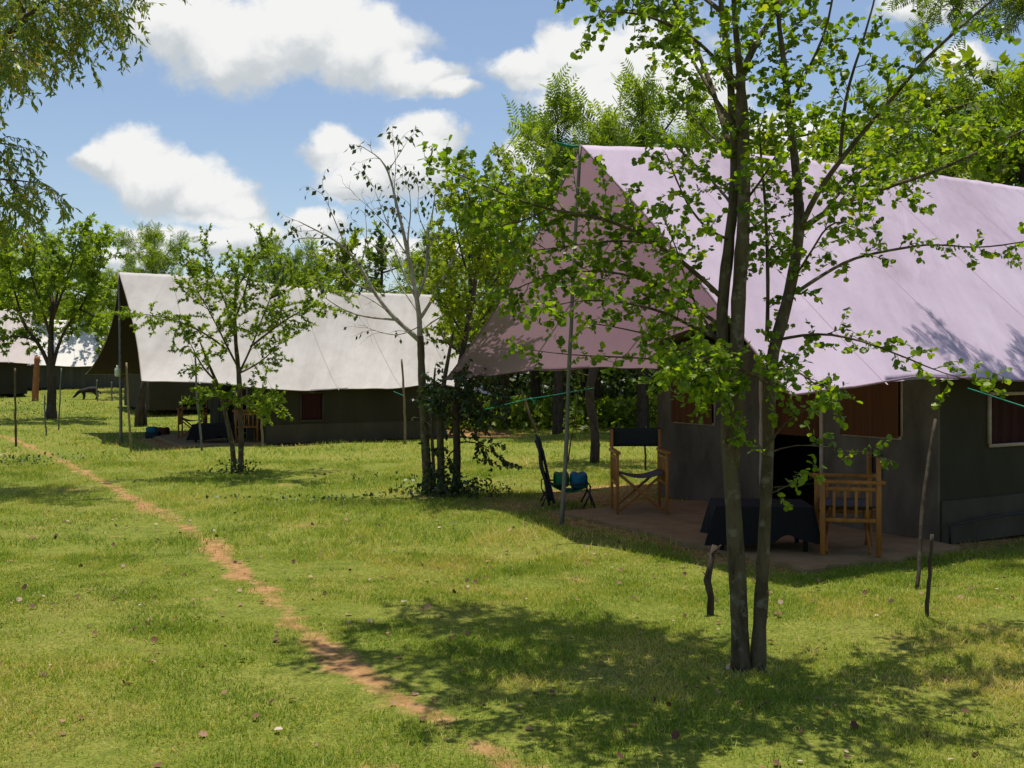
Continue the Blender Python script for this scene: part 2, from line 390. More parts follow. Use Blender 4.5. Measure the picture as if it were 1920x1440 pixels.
def copy_tree(o, parent=None):
    c = o.copy(); COL.objects.link(c); c.parent = parent
    for ch in list(o.children): copy_tree(ch, c)
    return c

# ================================================================ layout
U = np.array([.868, .497, 0]); W = np.array([-.497, .868, 0])   # ridge direction / across (towards far side)
A1 = np.array([.68, 9.8, 0]); A2 = np.array([-8.6, 21.7, 0])
PATH_PX = [(-220, 792), (-60, 806), (20, 822), (80, 848), (150, 882), (210, 915), (265, 945), (330, 980), (385, 1012), (430, 1052), (480, 1098), (525, 1142), (565, 1185), (620, 1225), (690, 1272), (760, 1315), (830, 1362), (900, 1405), (960, 1450), (1060, 1540)]
PATHP = np.array([G(*p)[:2] for p in PATH_PX])
def path_dist(x, y):
    x = np.asarray(x, float); y = np.asarray(y, float); best = np.full(x.shape, 1e9)
    for a, b in zip(PATHP[:-1], PATHP[1:]):
        d = b - a; t = np.clip(((x - a[0]) * d[0] + (y - a[1]) * d[1]) / (d @ d), 0, 1)
        best = np.minimum(best, np.hypot(x - a[0] - t * d[0], y - a[1] - t * d[1]))
    return best
R1 = np.array([3.79, 8.83, 0]); R2 = np.array([-5.15, 20.6, 0])
def tentuv(A, x, y):
    dx = x - A[0]; dy = y - A[1]; return dx * U[0] + dy * U[1], dx * W[0] + dy * W[1]
def inrect(P0, x, y, u0, u1, v0, v1, soft=.15):
    u, v = tentuv(P0, x, y)
    return sst(u0 - soft, u0 + soft, u) * sst(u1 + soft, u1 - soft, u) * sst(v0 - soft, v0 + soft, v) * sst(v1 + soft, v1 - soft, v)
BARE = [G(1750, 1130), G(210, 905), G(1400, 1262)]
def bareness(x, y):
    pd = path_dist(x, y); nz = fbm(x * 3.1, y * 3.1, 5); nz2 = fbm(x * .8, y * .8, 9)
    nz3 = fbm(x * 9, y * 9, 15)
    nz4 = fbm(x * 24, y * 24, 16)
    d = sst(.175, .0, pd + (nz - .5) * .22 + (nz3 - .5) * .2 + (nz4 - .5) * .12) * (.52 + .38 * sst(.25, .5, nz2 + .1 * nz + .15 * sst(6.5, 5, y)))
    d = np.maximum(d, .5 * sst(.78, .86, fbm(x * 1.9, y * 1.9, 18) + .10 * (nz3 - .5)))     # worn spots in the lawn
    for R0 in (R1, R2):
        d = np.maximum(d, inrect(R0, x, y, -2.1, 6.5, -.22, 3.5, .25) * .9)
    u, v = tentuv(A1, x, y)
    strip = sst(-.25, .1, u) * sst(6, 5, u) * sst(-2.9, -2.45, v) * sst(3.1, 2.7, v)
    d = np.maximum(d, strip * sst(.38, .6, fbm(x * 1.7, y * 1.7, 12)) * .8)
    return np.clip(d, 0, 1)

# ---------------------------------------------------------------- ground
def axis(lo, hi, fine, f0, f1, far):
    c = list(np.arange(f0, f1 + 1e-6, fine)); s = fine
    x = f1
    while x < hi: s *= 1.13; x += s; c.append(x)
    s = fine; x = f0
    while x > lo: s *= 1.13; x -= s; c.insert(0, x)
    return np.array(c)
gx = axis(-600, 600, .12, -9, 8, 0); gy = axis(-60, 900, .12, 3, 20, 0)
GX, GY = np.meshgrid(gx, gy); GZ = ground(GX, GY)
V = np.stack([GX, GY, GZ], -1).reshape(-1, 3); nx, ny = len(gx), len(gy)
i, j = np.meshgrid(np.arange(ny - 1), np.arange(nx - 1), indexing='ij')
q = np.stack([i * nx + j, i * nx + j + 1, (i + 1) * nx + j + 1, (i + 1) * nx + j], -1).reshape(-1)
go = fast_mesh('ground', V, q, np.arange(len(q) // 4) * 4, np.full(len(q) // 4, 4), M['ground'], smooth=True)
at = go.data.attributes.new("dirt", 'FLOAT', 'POINT'); at.data.foreach_set("value", bareness(V[:, 0], V[:, 1]).astype(np.float32))
tag(go, kind='structure')

# worn dirt path, a ragged strip on the ground
pl, pt = resample(np.c_[PATHP, np.zeros(len(PATHP))], .05)
for _ in range(12): pl[1:-1] = .25 * pl[:-2] + .5 * pl[1:-1] + .25 * pl[2:]
tn = np.gradient(pl, axis=0); tn = unit(tn); nrm = np.stack([-tn[:, 1], tn[:, 0]], 1)
mb = MB(); W_ = 21
off = np.linspace(-.55, .55, W_); rows = pl[:, None, :2] + nrm[:, None, :] * off[None, :, None]
zz = ground(rows[..., 0], rows[..., 1]) + .008 - .014 * np.abs(off / .55)[None, :] ** 4
pm = np.concatenate([rows, zz[..., None]], -1); mb.sheet(pm); po = mb.build('path', M['ground'], smooth=True); tag(po, kind='structure')
at = po.data.attributes.new("dirt", 'FLOAT', 'POINT'); at.data.foreach_set("value", bareness(pm[..., 0].ravel(), pm[..., 1].ravel()).astype(np.float32))

# ---------------------------------------------------------------- grass
def grass_field(n, y0, y1, h, w, seed, bend=.5, five=True, pw=1.0):
    rg = np.random.default_rng(seed)
    yy = (y0 ** (1 + pw) + rg.random(n) * (y1 ** (1 + pw) - y0 ** (1 + pw))) ** (1 / (1 + pw))
    half = .62 * yy + 1.0; xx = (rg.random(n) * 2 - 1) * half
    # clumping
    dens = fbm(xx * 2.3, yy * 2.3, 31); bare = bareness(xx, yy)
    slab1 = np.maximum(inrect(R1, xx, yy, -1.88, .1, -.25, 3.3, .01), inrect(R1, xx, yy, 0, 6.6, 0, 4, .01))
    keep = (rg.random(n) < np.clip(2.6 * dens - .55, .12, 1) * (1 - .86 * bare)) & (slab1 < .5)
    xx = xx[keep]; yy = yy[keep]; n = len(xx); dens = dens[keep]
    big = fbm(xx * .35, yy * .35, 41); med = fbm(xx * 1.4, yy * 1.4, 43)
    hh = rg.uniform(h[0], h[1], n) * (.5 + 1.0 * fbm(xx * 1.1, yy * 1.1, 47)) * (.6 + .8 * dens)
    ww = rg.uniform(w[0], w[1], n)
    ang = rg.random(n) * 2 * math.pi; side = np.stack([np.cos(ang), np.sin(ang), np.zeros(n)], 1)
    ba = rg.random(n) * 2 * math.pi; bd = np.stack([np.cos(ba), np.sin(ba), np.zeros(n)], 1) * (bend * rg.uniform(.2, 1.6, n))[:, None]
    p = np.stack([xx, yy, ground(xx, yy) - .004], 1); up = np.array([0, 0, 1.])
    sm = fbm(xx * 6.5, yy * 6.5, 53); tint = np.clip(.08 + .6 * big + .7 * (med - .5) + .7 * (sm - .5) + rg.normal(size=n) * .2 - .2 * (dens - .5), 0, 1)
    dry = rg.random(n) < .05 + .30 * sst(.52, .72, .5 * big + .5 * med + .25 * (sm - .5)) + .35 * bare[keep]; tint[dry] = rg.uniform(.75, 1, dry.sum())
    if five:
        b0 = p - side * ww[:, None] / 2; b1 = p + side * ww[:, None] / 2
        mid = p + up * (hh * .6)[:, None] + bd * (hh * .35)[:, None]
        m0 = mid - side * ww[:, None] * .38; m1 = mid + side * ww[:, None] * .38
        tp = p + up * hh[:, None] * .95 + bd * hh[:, None]
        V = np.stack([b0, b1, m1, m0, tp], 1).reshape(-1, 3); k = 5
        bs = np.arange(n) * 5
        lo = np.stack([bs, bs + 1, bs + 2, bs + 3, bs + 3, bs + 2, bs + 4], 1).reshape(-1)
        tot = np.tile([4, 3], n); st = np.concatenate([[0], np.cumsum(tot)[:-1]]); ti = np.repeat(tint, 2)
    else:
        b0 = p - side * ww[:, None] / 2; b1 = p + side * ww[:, None] / 2; tp = p + up * hh[:, None] + bd * hh[:, None]
        V = np.stack([b0, b1, tp], 1).reshape(-1, 3); lo = np.arange(n * 3); tot = np.full(n, 3); st = np.arange(n) * 3; ti = tint
    return V, lo, st, tot, ti
parts = [grass_field(430000, 3.2, 8.5, (.014, .036), (.003, .0055), 1, .8, True),
         grass_field(260000, 8.2, 17, (.03, .06), (.006, .010), 2, .8, False),
         grass_field(300000, 16.5, 60, (.04, .08), (.012, .022), 3, .9, False, .6)]
Vs = []; los = []; sts = []; tots = []; tis = []; nv = nl = 0
for V, lo, st, tot, ti in parts:
    Vs.append(V); los.append(lo + nv); sts.append(st + nl); tots.append(tot); tis.append(ti); nv += len(V); nl += len(lo)
gr = fast_mesh('grass', np.concatenate(Vs), np.concatenate(los), np.concatenate(sts), np.concatenate(tots), M['grass'], tint=np.concatenate(tis))
tag(gr, 'short patchy green and straw coloured grass covering the camp ground', 'grass', kind='stuff')

# fallen leaves scattered in the lawn
n = 900; rg = np.random.default_rng(77); yy = (3.6 ** 2 + rg.random(n) * (11 ** 2 - 3.6 ** 2)) ** .5; xx = (rg.random(n) * 2 - 1) * (.55 * yy)
pos = np.stack([xx, yy, ground(xx, yy) + rg.uniform(.008, .028, n)], 1); d = rg.normal(size=(n, 3)); d[:, 2] *= .25
fl = leaf_object('fallen_leaves', pos, d, rg.uniform(.010, .045, n), T_ROUND, M['litter'], None, .7, rg.random(n) ** 1.3, rg)
tag(fl, 'brown and pinkish dead leaves scattered over the lawn', 'fallen leaves', kind='stuff')

def weed_patch(name, label, centers, n, h, w, mat, tmpl=T_DIA, seed=3):
    rg = np.random.default_rng(seed); pos = []; d = []
    for (c, sx, sy, k, hh) in centers:
        m = int(k * n); x = c[0] + rg.normal(size=m) * sx; y = c[1] + rg.normal(size=m) * sy; z = ground(x, y) + rg.random(m) ** 1.3 * hh
        pos.append(np.stack([x, y, z], 1)); dd = rg.normal(size=(m, 3)); dd[:, 2] = np.abs(dd[:, 2]) * .8 + .1; d.append(dd)
    pos = np.concatenate(pos); d = np.concatenate(d)
    o = leaf_object(name, pos, d, rg.uniform(h, w, len(pos)), tmpl, mat, None, .5, rg.random(len(pos)), rg)
    return tag(o, label, 'weeds', kind='stuff')
cs = [(G(835, 922), .25, .25, .6, .2), (G(866, 932), .22, .2, .6, .2), (G(895, 925), .3, .2, .2, .1), (G(800, 926), .22, .2, .25, .1), (G(444, 888), .18, .15, .3, .18),
      (G(560, 938), .9, .10, .12, .05), (G(700, 935), .5, .12, .10, .06), (G(730, 900), .5, .3, .06, .05), (G(40, 870), .5, .3, .3, .15), (G(30, 780), 1.0, .9, .9, .5)]
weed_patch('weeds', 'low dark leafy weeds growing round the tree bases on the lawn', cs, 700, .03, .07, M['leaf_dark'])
cs = [(P(px, 0, 27 + (i % 3)) * [1, 1, 0], 1.2, .9, 1, .7) for i, px in enumerate(range(820, 1300, 45))]
weed_patch('undergrowth', 'green undergrowth along the foot of the dark thicket', cs, 900, .12, .26, M['leaf_mid'], T_TUFT, 5)

# ---------------------------------------------------------------- tents
def lerp_list(s, pts):
    return np.interp(s, [p[0] for p in pts], [p[1] for p in pts])
def wrinkle(s, q):
    dn = np.exp(-np.abs(q) / .9)                     # puckers running down from the ridge
    return .03 * (fbm(s * 1.3 + 3, q * .5 + 7, 61) - .5) * 2 * np.clip(np.abs(q), 0, 1) + .012 * (vnoise(s * 7 + q * 1.5, q * .7 + 50, 66) - .5) * dn + .016 * (vnoise(s * 2.6 - q * 1.9, s * .5 + q * .8, 67) - .5) * np.clip(np.abs(q), 0, 1)
def build_tent(name, label, A, L, zr, zen, zef, wn, wf, wn_s, flymat, Rc, wl, il, winfront, door, winside, wallmat, sidemat, skirtmat, curt, p_exp=1.12, conc=.35, detail=True, zscale=1, g0=0.0, skirt=.4, curt_side=None, top_cap=1.85, ext=0):
    root = thing(name, (A[0], A[1], g0), label, 'tent', 'safari tents pitched in a row')
    ns, nq = 110, 40
    def hw(s, side): return (lerp_list(s, wn) if side < 0 else lerp_list(s, wf))
    def zf(s, q):
        s = np.asarray(s, float); q = np.asarray(q, float)
        w = np.where(q < 0, lerp_list(s, wn), lerp_list(s, wf)); ze = np.where(q < 0, lerp_list(s, zen), lerp_list(s, zef)); z_r = lerp_list(s, zr)
        f = np.clip(1 - np.abs(q) / w, 0, 1)
        return g0 + (ze + (z_r - ze) * f ** p_exp + wrinkle(s + A[0], q))
    rows = []
    for t in np.concatenate([np.linspace(-1, 0, nq), np.linspace(0, 1, nq)[1:]]):
        a = abs(t); s0 = conc * math.sin(math.pi * a) - (ext * a * a if t > 0 else 0); s1 = L - conc * math.sin(math.pi * a)
        s = np.linspace(s0, s1, ns); w = lerp_list(s, wn) if t < 0 else lerp_list(s, wf)
        scal = 1 - .035 * np.sin(np.pi * np.clip(s / L, 0, 1) * 3) ** 2 * (a > .99)
        q = t * w * scal; z = zf(s, q * .9999)
        rows.append(np.stack([A[0] + U[0] * s + W[0] * q, A[1] + U[1] * s + W[1] * q, z], 1))
    rows = np.array(rows); mbf = MB(); mbf.sheet(rows); fly = mbf.build('fly_sheet', flymat, root, True)
    # hem rope round the edge
    ring = np.concatenate([rows[0], rows[1:-1, -1], rows[-1][::-1], rows[1:-1, 0][::-1], rows[:1, 0]])
    hm = MB(); hm.tube(ring, .010, 5, False); hm.build('hem', M['hem_' + ('m' if flymat is M['fly_mauve'] else 'b')], fly_parent(fly, root), True, local=False)
    if detail:
        sm = MB()
        for s_ in np.arange(1.1, L - .3, 1.45):
            for sd_ in (-1, 1):
                w_ = float(lerp_list(s_, wn) if sd_ < 0 else lerp_list(s_, wf)); qs = np.linspace(.02, .985, 24) * w_ * sd_
                lift = .004 if sd_ < 0 else -.004
                sm.sheet([[(A[0] + U[0] * a_ + W[0] * q_, A[1] + U[1] * a_ + W[1] * q_, float(zf(a_, q_)) + .0035) for q_ in qs] for a_ in (s_, s_ + .018)])
        sm.build('seam', M['seam_' + ('m' if flymat is M['fly_mauve'] else 'b')], root, True)
    if il <= 0: return root, zf, rows
    th = .03
    def wp(u, v, z): return np.array([Rc[0] + U[0] * u + W[0] * v, Rc[1] + U[1] * u + W[1] * v, z])
    uR, vR = tentuv(A, Rc[0], Rc[1])
    def topz(u, v): return min(float(zf(uR + u, vR + v)) - .07, g0 + top_cap)
    # front wall panels between the openings
    ops = sorted([(a, b, z0, z1, 'w') for a, b, z0, z1 in winfront] + ([(*door, 'd')] if door else []))
    def canvas(m_, P3, nrm, x0, x1, z0, z1f):
        """one strip of hanging canvas, a closed thin sheet with wrinkles; P3(x, z) -> point"""
        nx_ = max(3, int((x1 - x0) / .09)); nz_ = 14; xs = np.linspace(x0, x1, nx_)
        outer = []; inner = []
        for x in xs:
            zt = z1f(x); ro = []; ri = []
            for k in range(nz_):
                f = k / (nz_ - 1); z = z0 + (zt - z0) * f
                e = math.sin(math.pi * f) ** .5 * min(1, (x - x0) / .1, (x1 - x) / .1)
                wr = (.022 * (float(vnoise(np.array(x * 5 + z * 2.5), np.array(z * 1.5 + 40.), 77)) - .5) + .02 * (float(vnoise(np.array(x * 9 - z * 5), np.array(z * 4.), 78)) - .5) * (1.2 - f)) * e
                p = P3(x, z); ro.append(p + nrm * wr); ri.append(p - nrm * th)
            outer.append(ro); inner.append(ri)
        O = np.array(outer); I = np.array(inner)
        m_.sheet(O); m_.sheet(I[::-1])
        for e1, e2 in ((O[0], I[0]), (O[-1], I[-1]), (O[:, 0], I[:, 0]), (O[:, -1], I[:, -1])): m_.sheet([e1, e2])
    def panel(m_, v0, v1, z0, z1f, u=0., n=6):
        canvas(m_, lambda x, z: wp(u, x, z), -U, v0, v1, z0, z1f)
    m = MB(); v = 0
    for (a, b, z0, z1, kd) in ops:
        if a > v: panel(m, v, a, g0 + .02, lambda x: topz(0, x))
        if kd == 'w': panel(m, a, b, g0 + .02, lambda x: g0 + z0)
        if topz(0, (a + b) / 2) > g0 + z1 + .02: panel(m, a, b, g0 + z1, lambda x: max(topz(0, x), g0 + z1 + .01))
        v = b
    panel(m, v, wl, g0 + .02, lambda x: topz(0, x)); m.build('front_wall', wallmat, root, True)
    def window(pu, pv, du, dv, z0, z1, cm, nm='window'):
        """opening frame + curtain; (pu,pv) start, (du,dv) unit along, seen from the outside"""
        f = MB(); w = .022
        a = wp(pu[0], pv[0], 0); b = wp(pu[1], pv[1], 0); z1 = min(z1, 1.7)
        dirn = unit(b - a); outn = np.array([dirn[1], -dirn[0], 0]) if du else np.array([-dirn[1], dirn[0], 0])
        o = outn * .012
        for (s0, s1, e0, e1) in ((a, b, z0, z0), (a, b, z1, z1)): f.bar(s0 + o + [0, 0, g0 + e0], s1 + o + [0, 0, g0 + e1], .03, .03, outn)
        for s_ in (a, b): f.bar(s_ + o + [0, 0, g0 + z0 + .015], s_ + o + [0, 0, g0 + z1 - .015], .03, .03, outn)
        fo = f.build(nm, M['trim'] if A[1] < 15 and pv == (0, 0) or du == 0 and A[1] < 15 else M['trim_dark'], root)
        c = MB(); n = 60; xs = np.linspace(.01, .99, n); fold = .007 * np.sin(xs * 41) + .005 * np.sin(xs * 17 + 1)
        Gd = [[a + (b - a) * x - outn * (.035 + fo_) + [0, 0, g0 + z] for x, fo_ in zip(xs, fold)] for z in np.linspace(z0, z1, 5)]
        c.sheet(Gd); c.build('curtain', cm, fo, True, world_parent=root) if False else c_build(c, 'curtain', cm, fo, root)
        return fo
    for a, b, z0, z1 in winfront: window((0, 0), (b, a), 0, 1, z0, min(z1, topz(0, (a + b) / 2) - g0 - .05), curt)
    if door:
        a, b, z0, z1 = door; f = MB(); o = -U * .004
        for v_ in (a, b): f.bar(wp(0, v_, g0 + z0) + o, wp(0, v_, g0 + z1) + o, .035, .035, U)
        f.bar(wp(0, a, g0 + z1) + o, wp(0, b, g0 + z1) + o, .035, .035, U)
        do = f.build('door', M['trim'], root)
        c = MB(); n = 40; xs = np.linspace(.0, 1, n)
        Gd = [[wp(.10 + .015 * math.sin(x * 50), a + (b - a) * x, g0 + z) for x in xs] for z in np.linspace(z1 - .85, z1 - .01, 6)]
        c.sheet(Gd); c_build(c, 'curtain', curt, do, root)
        # rolled flap beside the door
        r_ = MB(); r_.tube([wp(-.05, b + .05, g0 + .35 + k * .12) + [0, 0, 0] for k in range(12)], [.02 + .006 * math.sin(k * 1.7) for k in range(12)], 7); c_build(r_, 'rolled_flap', M['trim'], do, root)
    # side wall (near side), with a lighter skirt
    def sidepanel(m_, u0, u1, z0, z1f, v=0.):
        canvas(m_, lambda x, z: wp(x, v, z), -W, u0, u1, z0, z1f)
    m = MB(); u = th + .001; z1w = lambda x: topz(x, 0)
    for a, b, z0, z1 in winside:
        sidepanel(m, u, a, g0 + skirt, z1w); sidepanel(m, a, b, g0 + skirt, lambda x: g0 + z0)
        zt = topz((a + b) / 2, 0) - .06
        sidepanel(m, a, b, min(g0 + z1, zt), z1w); u = b
    sidepanel(m, u, il, g0 + skirt, z1w); m.build('side_wall', sidemat, root, True)
    m = MB(); sidepanel(m, th + .001, il, g0 + .02, lambda x: g0 + skirt + .01, -.02); m.build('wall_skirt', skirtmat, root, True)
    for a, b, z0, z1 in winside: window((a, b), (0, 0), 1, 0, z0, min(z1, topz((a + b) / 2, 0) - g0 - .06), curt_side or curt)
    # far side and back walls close the tent
    m = MB(); sidepanel(m, th + .001, il, g0 + .02, lambda x: topz(x, wl), wl - th); m.build('far_wall', sidemat, root)
    m = MB(); panel(m, th + .001, wl - th - .001, g0 + .02, lambda x: topz(il, x), il - th); m.build('back_wall', sidemat, root)
    # inner ceiling keeps the inside dark
    m = MB(); us = np.linspace(-.15, il + .1, 14); vs = np.linspace(-.03, wl + .03, 12)
    m.sheet([[wp(a, b, min(float(zf(uR + a, vR + b)) - .05, g0 + top_cap + .03 + .28 * math.sin(math.pi * (b + .03) / (wl + .06)))) for b in vs] for a in us]); m.build('inner_roof', wallmat, root, True, solid=.01)
    return root, zf, rows
def fly_parent(fly, root): return root
def c_build(mbx, name, mat, parent, root):
    """sub-part: vertices in world coordinates, parent sits at its root's origin"""
    V = np.concatenate(mbx.v) - np.array(root.location)
    lt = np.array([len(f) for f in mbx.f]); lo = np.concatenate([np.array(f) for f in mbx.f]); st = np.concatenate([[0], np.cumsum(lt)[:-1]])
    return fast_mesh(name, V, lo, st, lt, mat, parent, True, local=True)
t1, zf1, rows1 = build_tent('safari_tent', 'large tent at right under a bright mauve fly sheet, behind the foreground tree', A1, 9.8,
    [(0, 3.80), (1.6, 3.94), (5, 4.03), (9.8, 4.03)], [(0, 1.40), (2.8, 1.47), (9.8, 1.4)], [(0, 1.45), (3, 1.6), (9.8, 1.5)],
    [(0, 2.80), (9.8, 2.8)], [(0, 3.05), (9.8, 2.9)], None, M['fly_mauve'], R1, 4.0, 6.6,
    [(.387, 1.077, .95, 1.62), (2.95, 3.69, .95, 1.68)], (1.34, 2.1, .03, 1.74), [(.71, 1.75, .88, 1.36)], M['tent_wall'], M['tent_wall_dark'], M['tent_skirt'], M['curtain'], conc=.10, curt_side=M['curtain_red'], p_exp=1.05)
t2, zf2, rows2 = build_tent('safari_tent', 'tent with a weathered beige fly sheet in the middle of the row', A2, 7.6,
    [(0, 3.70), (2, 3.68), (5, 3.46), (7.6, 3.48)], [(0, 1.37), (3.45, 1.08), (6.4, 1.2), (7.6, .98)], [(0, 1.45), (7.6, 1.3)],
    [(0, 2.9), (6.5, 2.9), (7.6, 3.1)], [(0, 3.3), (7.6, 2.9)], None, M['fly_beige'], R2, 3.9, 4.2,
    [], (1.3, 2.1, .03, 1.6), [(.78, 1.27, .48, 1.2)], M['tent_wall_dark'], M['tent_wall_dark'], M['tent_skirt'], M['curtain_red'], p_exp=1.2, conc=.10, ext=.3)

# concrete slabs
def slab(name, Rc, u0, u1, v0, v1, label, z=.05):
    pts = []; rg = np.random.default_rng(5)
    m = MB()
    def wq(u, v, zz): 
        p = Rc + U * u + W * v; return (p[0], p[1], zz)
    us = np.linspace(u0, u1, 14); vs = np.linspace(v0, v1, 20)
    top = [[wq(a + (rg.normal() * .03 if k == 0 else 0), b + (rg.normal() * .03 if q in (0, len(vs) - 1) else 0), z + .004 * rg.normal()) for q, b in enumerate(vs)] for k, a in enumerate(us)]
    m.sheet(top); T = np.array(top)
    for e in (T[0], T[-1], T[:, 0], T[:, -1]):
        e2 = e.copy(); e2[:, 2] = -.1; m.sheet([e, e2])
    return m.build(name, M['slab'])
s1 = slab('paving', R1, -1.9, -.002, -.25, 3.3, ''); tag(s1, kind='structure')
s2 = slab('paving', R2, -1.6, -.002, -.15, 4.1, ''); tag(s2, kind='structure')

# ---------------------------------------------------------------- poles, stakes, ropes
def pole(name, a, b, r, mat, label, cat, group=None, knots=6, k=8, crook=.006, seed=0, parent=None):
    rg = np.random.default_rng(seed + 100); a = np.asarray(a, float); b = np.asarray(b, float)
    n = 14; ts = np.linspace(0, 1, n); pts = a[None] * (1 - ts[:, None]) + b[None] * ts[:, None]
    pts = pts + np.cumsum(rg.normal(size=(n, 3)) * crook, axis=0) * np.sin(np.pi * ts)[:, None]
    rad = np.linspace(r, r * .75, n) * (1 + .12 * (np.arange(n) % 3 == 0))
    m = MB(); m.tube(pts, rad, k); 
    if parent is not None: return m.build(name, mat, parent, True)
    root_loc = a
    o = m.build(name, mat, None, True)
    o.data.transform(Matrix.Translation(Vector(-a))); o.location = tuple(a)
    return tag(o, label, cat, group)
def gz(p, d=.05): return np.array([p[0], p[1], float(ground(p[0], p[1])) - d])
def rope(name, pts, r, parent=None, label=None, sag=.03, mat='rope'):
    pts = np.asarray(pts, float); m = MB()
    for a, b in zip(pts[:-1], pts[1:]):
        t = np.linspace(0, 1, 12)[:, None]; q = a * (1 - t) + b * t; q[:, 2] -= sag * 4 * (t * (1 - t))[:, 0] * np.linalg.norm(b - a) * .3
        m.tube(q, r, 5)
    o = m.build(name, M[mat], parent, True)
    if label: tag(o, label, 'rope')
    return o
# tent 1 poles (parts of the tent)
apex1 = P(1088, 274, 9.8)
pole('pole', gz(P(1053, 985, 9.9)), apex1 + [0, 0, -.0], .021, M['pole'], '', '', parent=t1, seed=1, crook=.004)
bk = A1 + U * 9.5; pole('pole', gz(bk), np.array([bk[0], bk[1], 4.0]), .025, M['pole'], '', '', parent=t1, seed=2)
rope('guy_rope', [apex1, apex1 + [-.10, .0, .0], apex1 + [-.23, -.05, .02]], .014, t1, sag=0)
rope('guy_rope', [P(1815, 728, 8.35), P(1925, 764, 7.7), P(2160, 860, 6.4)*[1,1,0]+[0,0,.1]], .006, t1, sag=0)
rope('guy_rope', [rows1[-1][0], P(800, 728, 13.0)], .006, t1, sag=.02)
pole('pole', gz(A1 - W * 2.75 + U * 9.6), A1 - W * 2.75 + U * 9.6 + [0, 0, 1.45], .02, M['pole'], '', '', parent=t1, seed=3)
# tent 2 poles
apex2 = P(222, 511, 21.7)
pole('pole', gz(P(227, 836, 21.0)), apex2, .035, M['pole'], '', '', parent=t2, seed=4, crook=.003)
bk = A2 + U * 7.4; pole('pole', gz(bk), np.array([bk[0], bk[1], 3.45]), .03, M['pole'], '', '', parent=t2, seed=5)
stakes = [
 ((246, 850), (237, 680), 1.0, .028, 'bamboo', 'thin slanting stake just right of the beige tent front pole'),
 ((379, 845), (366, 664), 1.0, .028, 'pole', 'tall thin stake standing left of the young tree before the beige tent'),
 ((493, 838), (490, 755), 1.0, .034, 'bamboo', 'pale straight post right of the young tree at the beige tent corner'),
 ((760, 832), (753, 673), 1.0, .034, 'bamboo', 'tall pale bamboo pole rising against the beige fly sheet eave'),
 ((30, 838), (28, 690), 1.0, .03, 'bark', 'knobbly grey stake beside the dirt path at far left'),
 ((87, 817), (84, 738), 1.0, .025, 'pole', 'short thin stake left of the far left tree trunk'),
 ((110, 806), (115, 690), 1.0, .025, 'pole', 'thin stake right of the far left tree trunk'),
 ((323, 757), (322, 712), 1.0, .04, 'bamboo', 'pale post before the dark tent wall seen under the beige fly'),
 ((211, 752), (209, 716), 1.0, .04, 'pole', 'thin grey post behind the beige tent front pole'),
 ((183, 752), (182, 712), 1.0, .04, 'pole', 'pale thin post right of the black dog'),
 ((1211, 882), (1211, 800), 1.0, .02, 'bark_dark', 'short dark post seen behind the left chair at the mauve tent'),
]
for k, (b, t, f, r, mt, lab) in enumerate(stakes):
    g = G(*b); top = P(t[0], t[1], g[1]); pole('stake', gz(g), top, r * .8, M[mt], lab, 'stake', 'thin stakes standing about the camp', seed=10 + k, crook=.006)
g = G(1008, 812); pole('stake', gz(g), P(978, 731, g[1]), .036, M['bamboo'], 'leaning bamboo stake holding the clothesline between the tents', 'stake', 'thin stakes standing about the camp', seed=30)
rope('guy_rope', [rows2[0][-1], P(985, 747, g[1])], .008, t2, sag=.02)
rope('guy_rope', [P(738, 734, 21.5), P(757, 742, 20.6)], .008, t2, sag=0)
# near stakes with peeled bark
gA = G(1717, 1106); pole('stake', gz(gA), P(1754, 786, 7.45), .015, M['bark_dark'], 'tall slender crooked stake leaning right in front of the mauve tent corner', 'stake', 'thin stakes standing about the camp', seed=40, crook=.005)
gB = G(1738, 1157); pole('stake', gz(gB), P(1748, 1002, gB[1]), .014, M['bark_dark'], 'short upright stick driven into dry grass beside the tall leaning stake', 'stake', 'thin stakes standing about the camp', seed=41, crook=.004)
# crooked stump
g = G(1331, 1152); Yg = g[1]
m = MB(); m.tube([gz(g), P(1333, 1120, Yg), P(1326, 1088, Yg), P(1332, 1060, Yg + .03), P(1340, 1022, Yg + .05)], [.026, .022, .025, .02, .017], 8)
m.tube([P(1335, 1040, Yg + .03), P(1352, 1022, Yg)], [.01, .005], 5); m.tube([P(1329, 1085, Yg), P(1318, 1072, Yg)], [.008, .003], 5)
st = m.build('tree_stump', M['bark_dark'], None, True); tag(st, 'thin crooked knee-high stump left of the foreground tree', 'stump')
# clothesline
cl = thing('clothesline', (0, 13, 1.1), 'green washing line strung between trees beyond the mauve tent pole', 'clothesline')
rope('line', [P(858, 779, 12.9), P(985, 749, 15.0), P(1115, 727, 16.8)], .007, cl, sag=.01)
m = MB(); c0 = P(1000, 752, 15.2); m.bar(c0 + [-.05, 0, .05], c0 + [.05, 0, -.05], .03, .02); m.build('clothes_peg', M['rope'], cl)
# hose along the side wall of tent 1
hp = [R1 + U * .03 - W * .10 + [0, 0, z] for z in (.02, .2)] + [R1 + U * s - W * .10 + [0, 0, .2 + .03 * math.sin(s * 2) + s * .02] for s in np.linspace(.1, 2.6, 8)]
m = MB(); m.tube(hp, .011, 6); tag(m.build('hose', M['hose'], None, True), 'black hose running along the foot of the mauve tent side wall', 'hose')
# bottle hung on tent 2 pole
b0 = P(221, 706, 21.0); m = MB(); m.tube([b0, b0 + [0, 0, .02], b0 + [0, 0, .16], b0 + [0, 0, .20], b0 + [0, 0, .24]], [.05, .065, .065, .03, .03], 10)
tag(m.build('bottle', M['white_plastic'], None, True), 'pale plastic bottle hanging on the beige tent front pole', 'bottle')

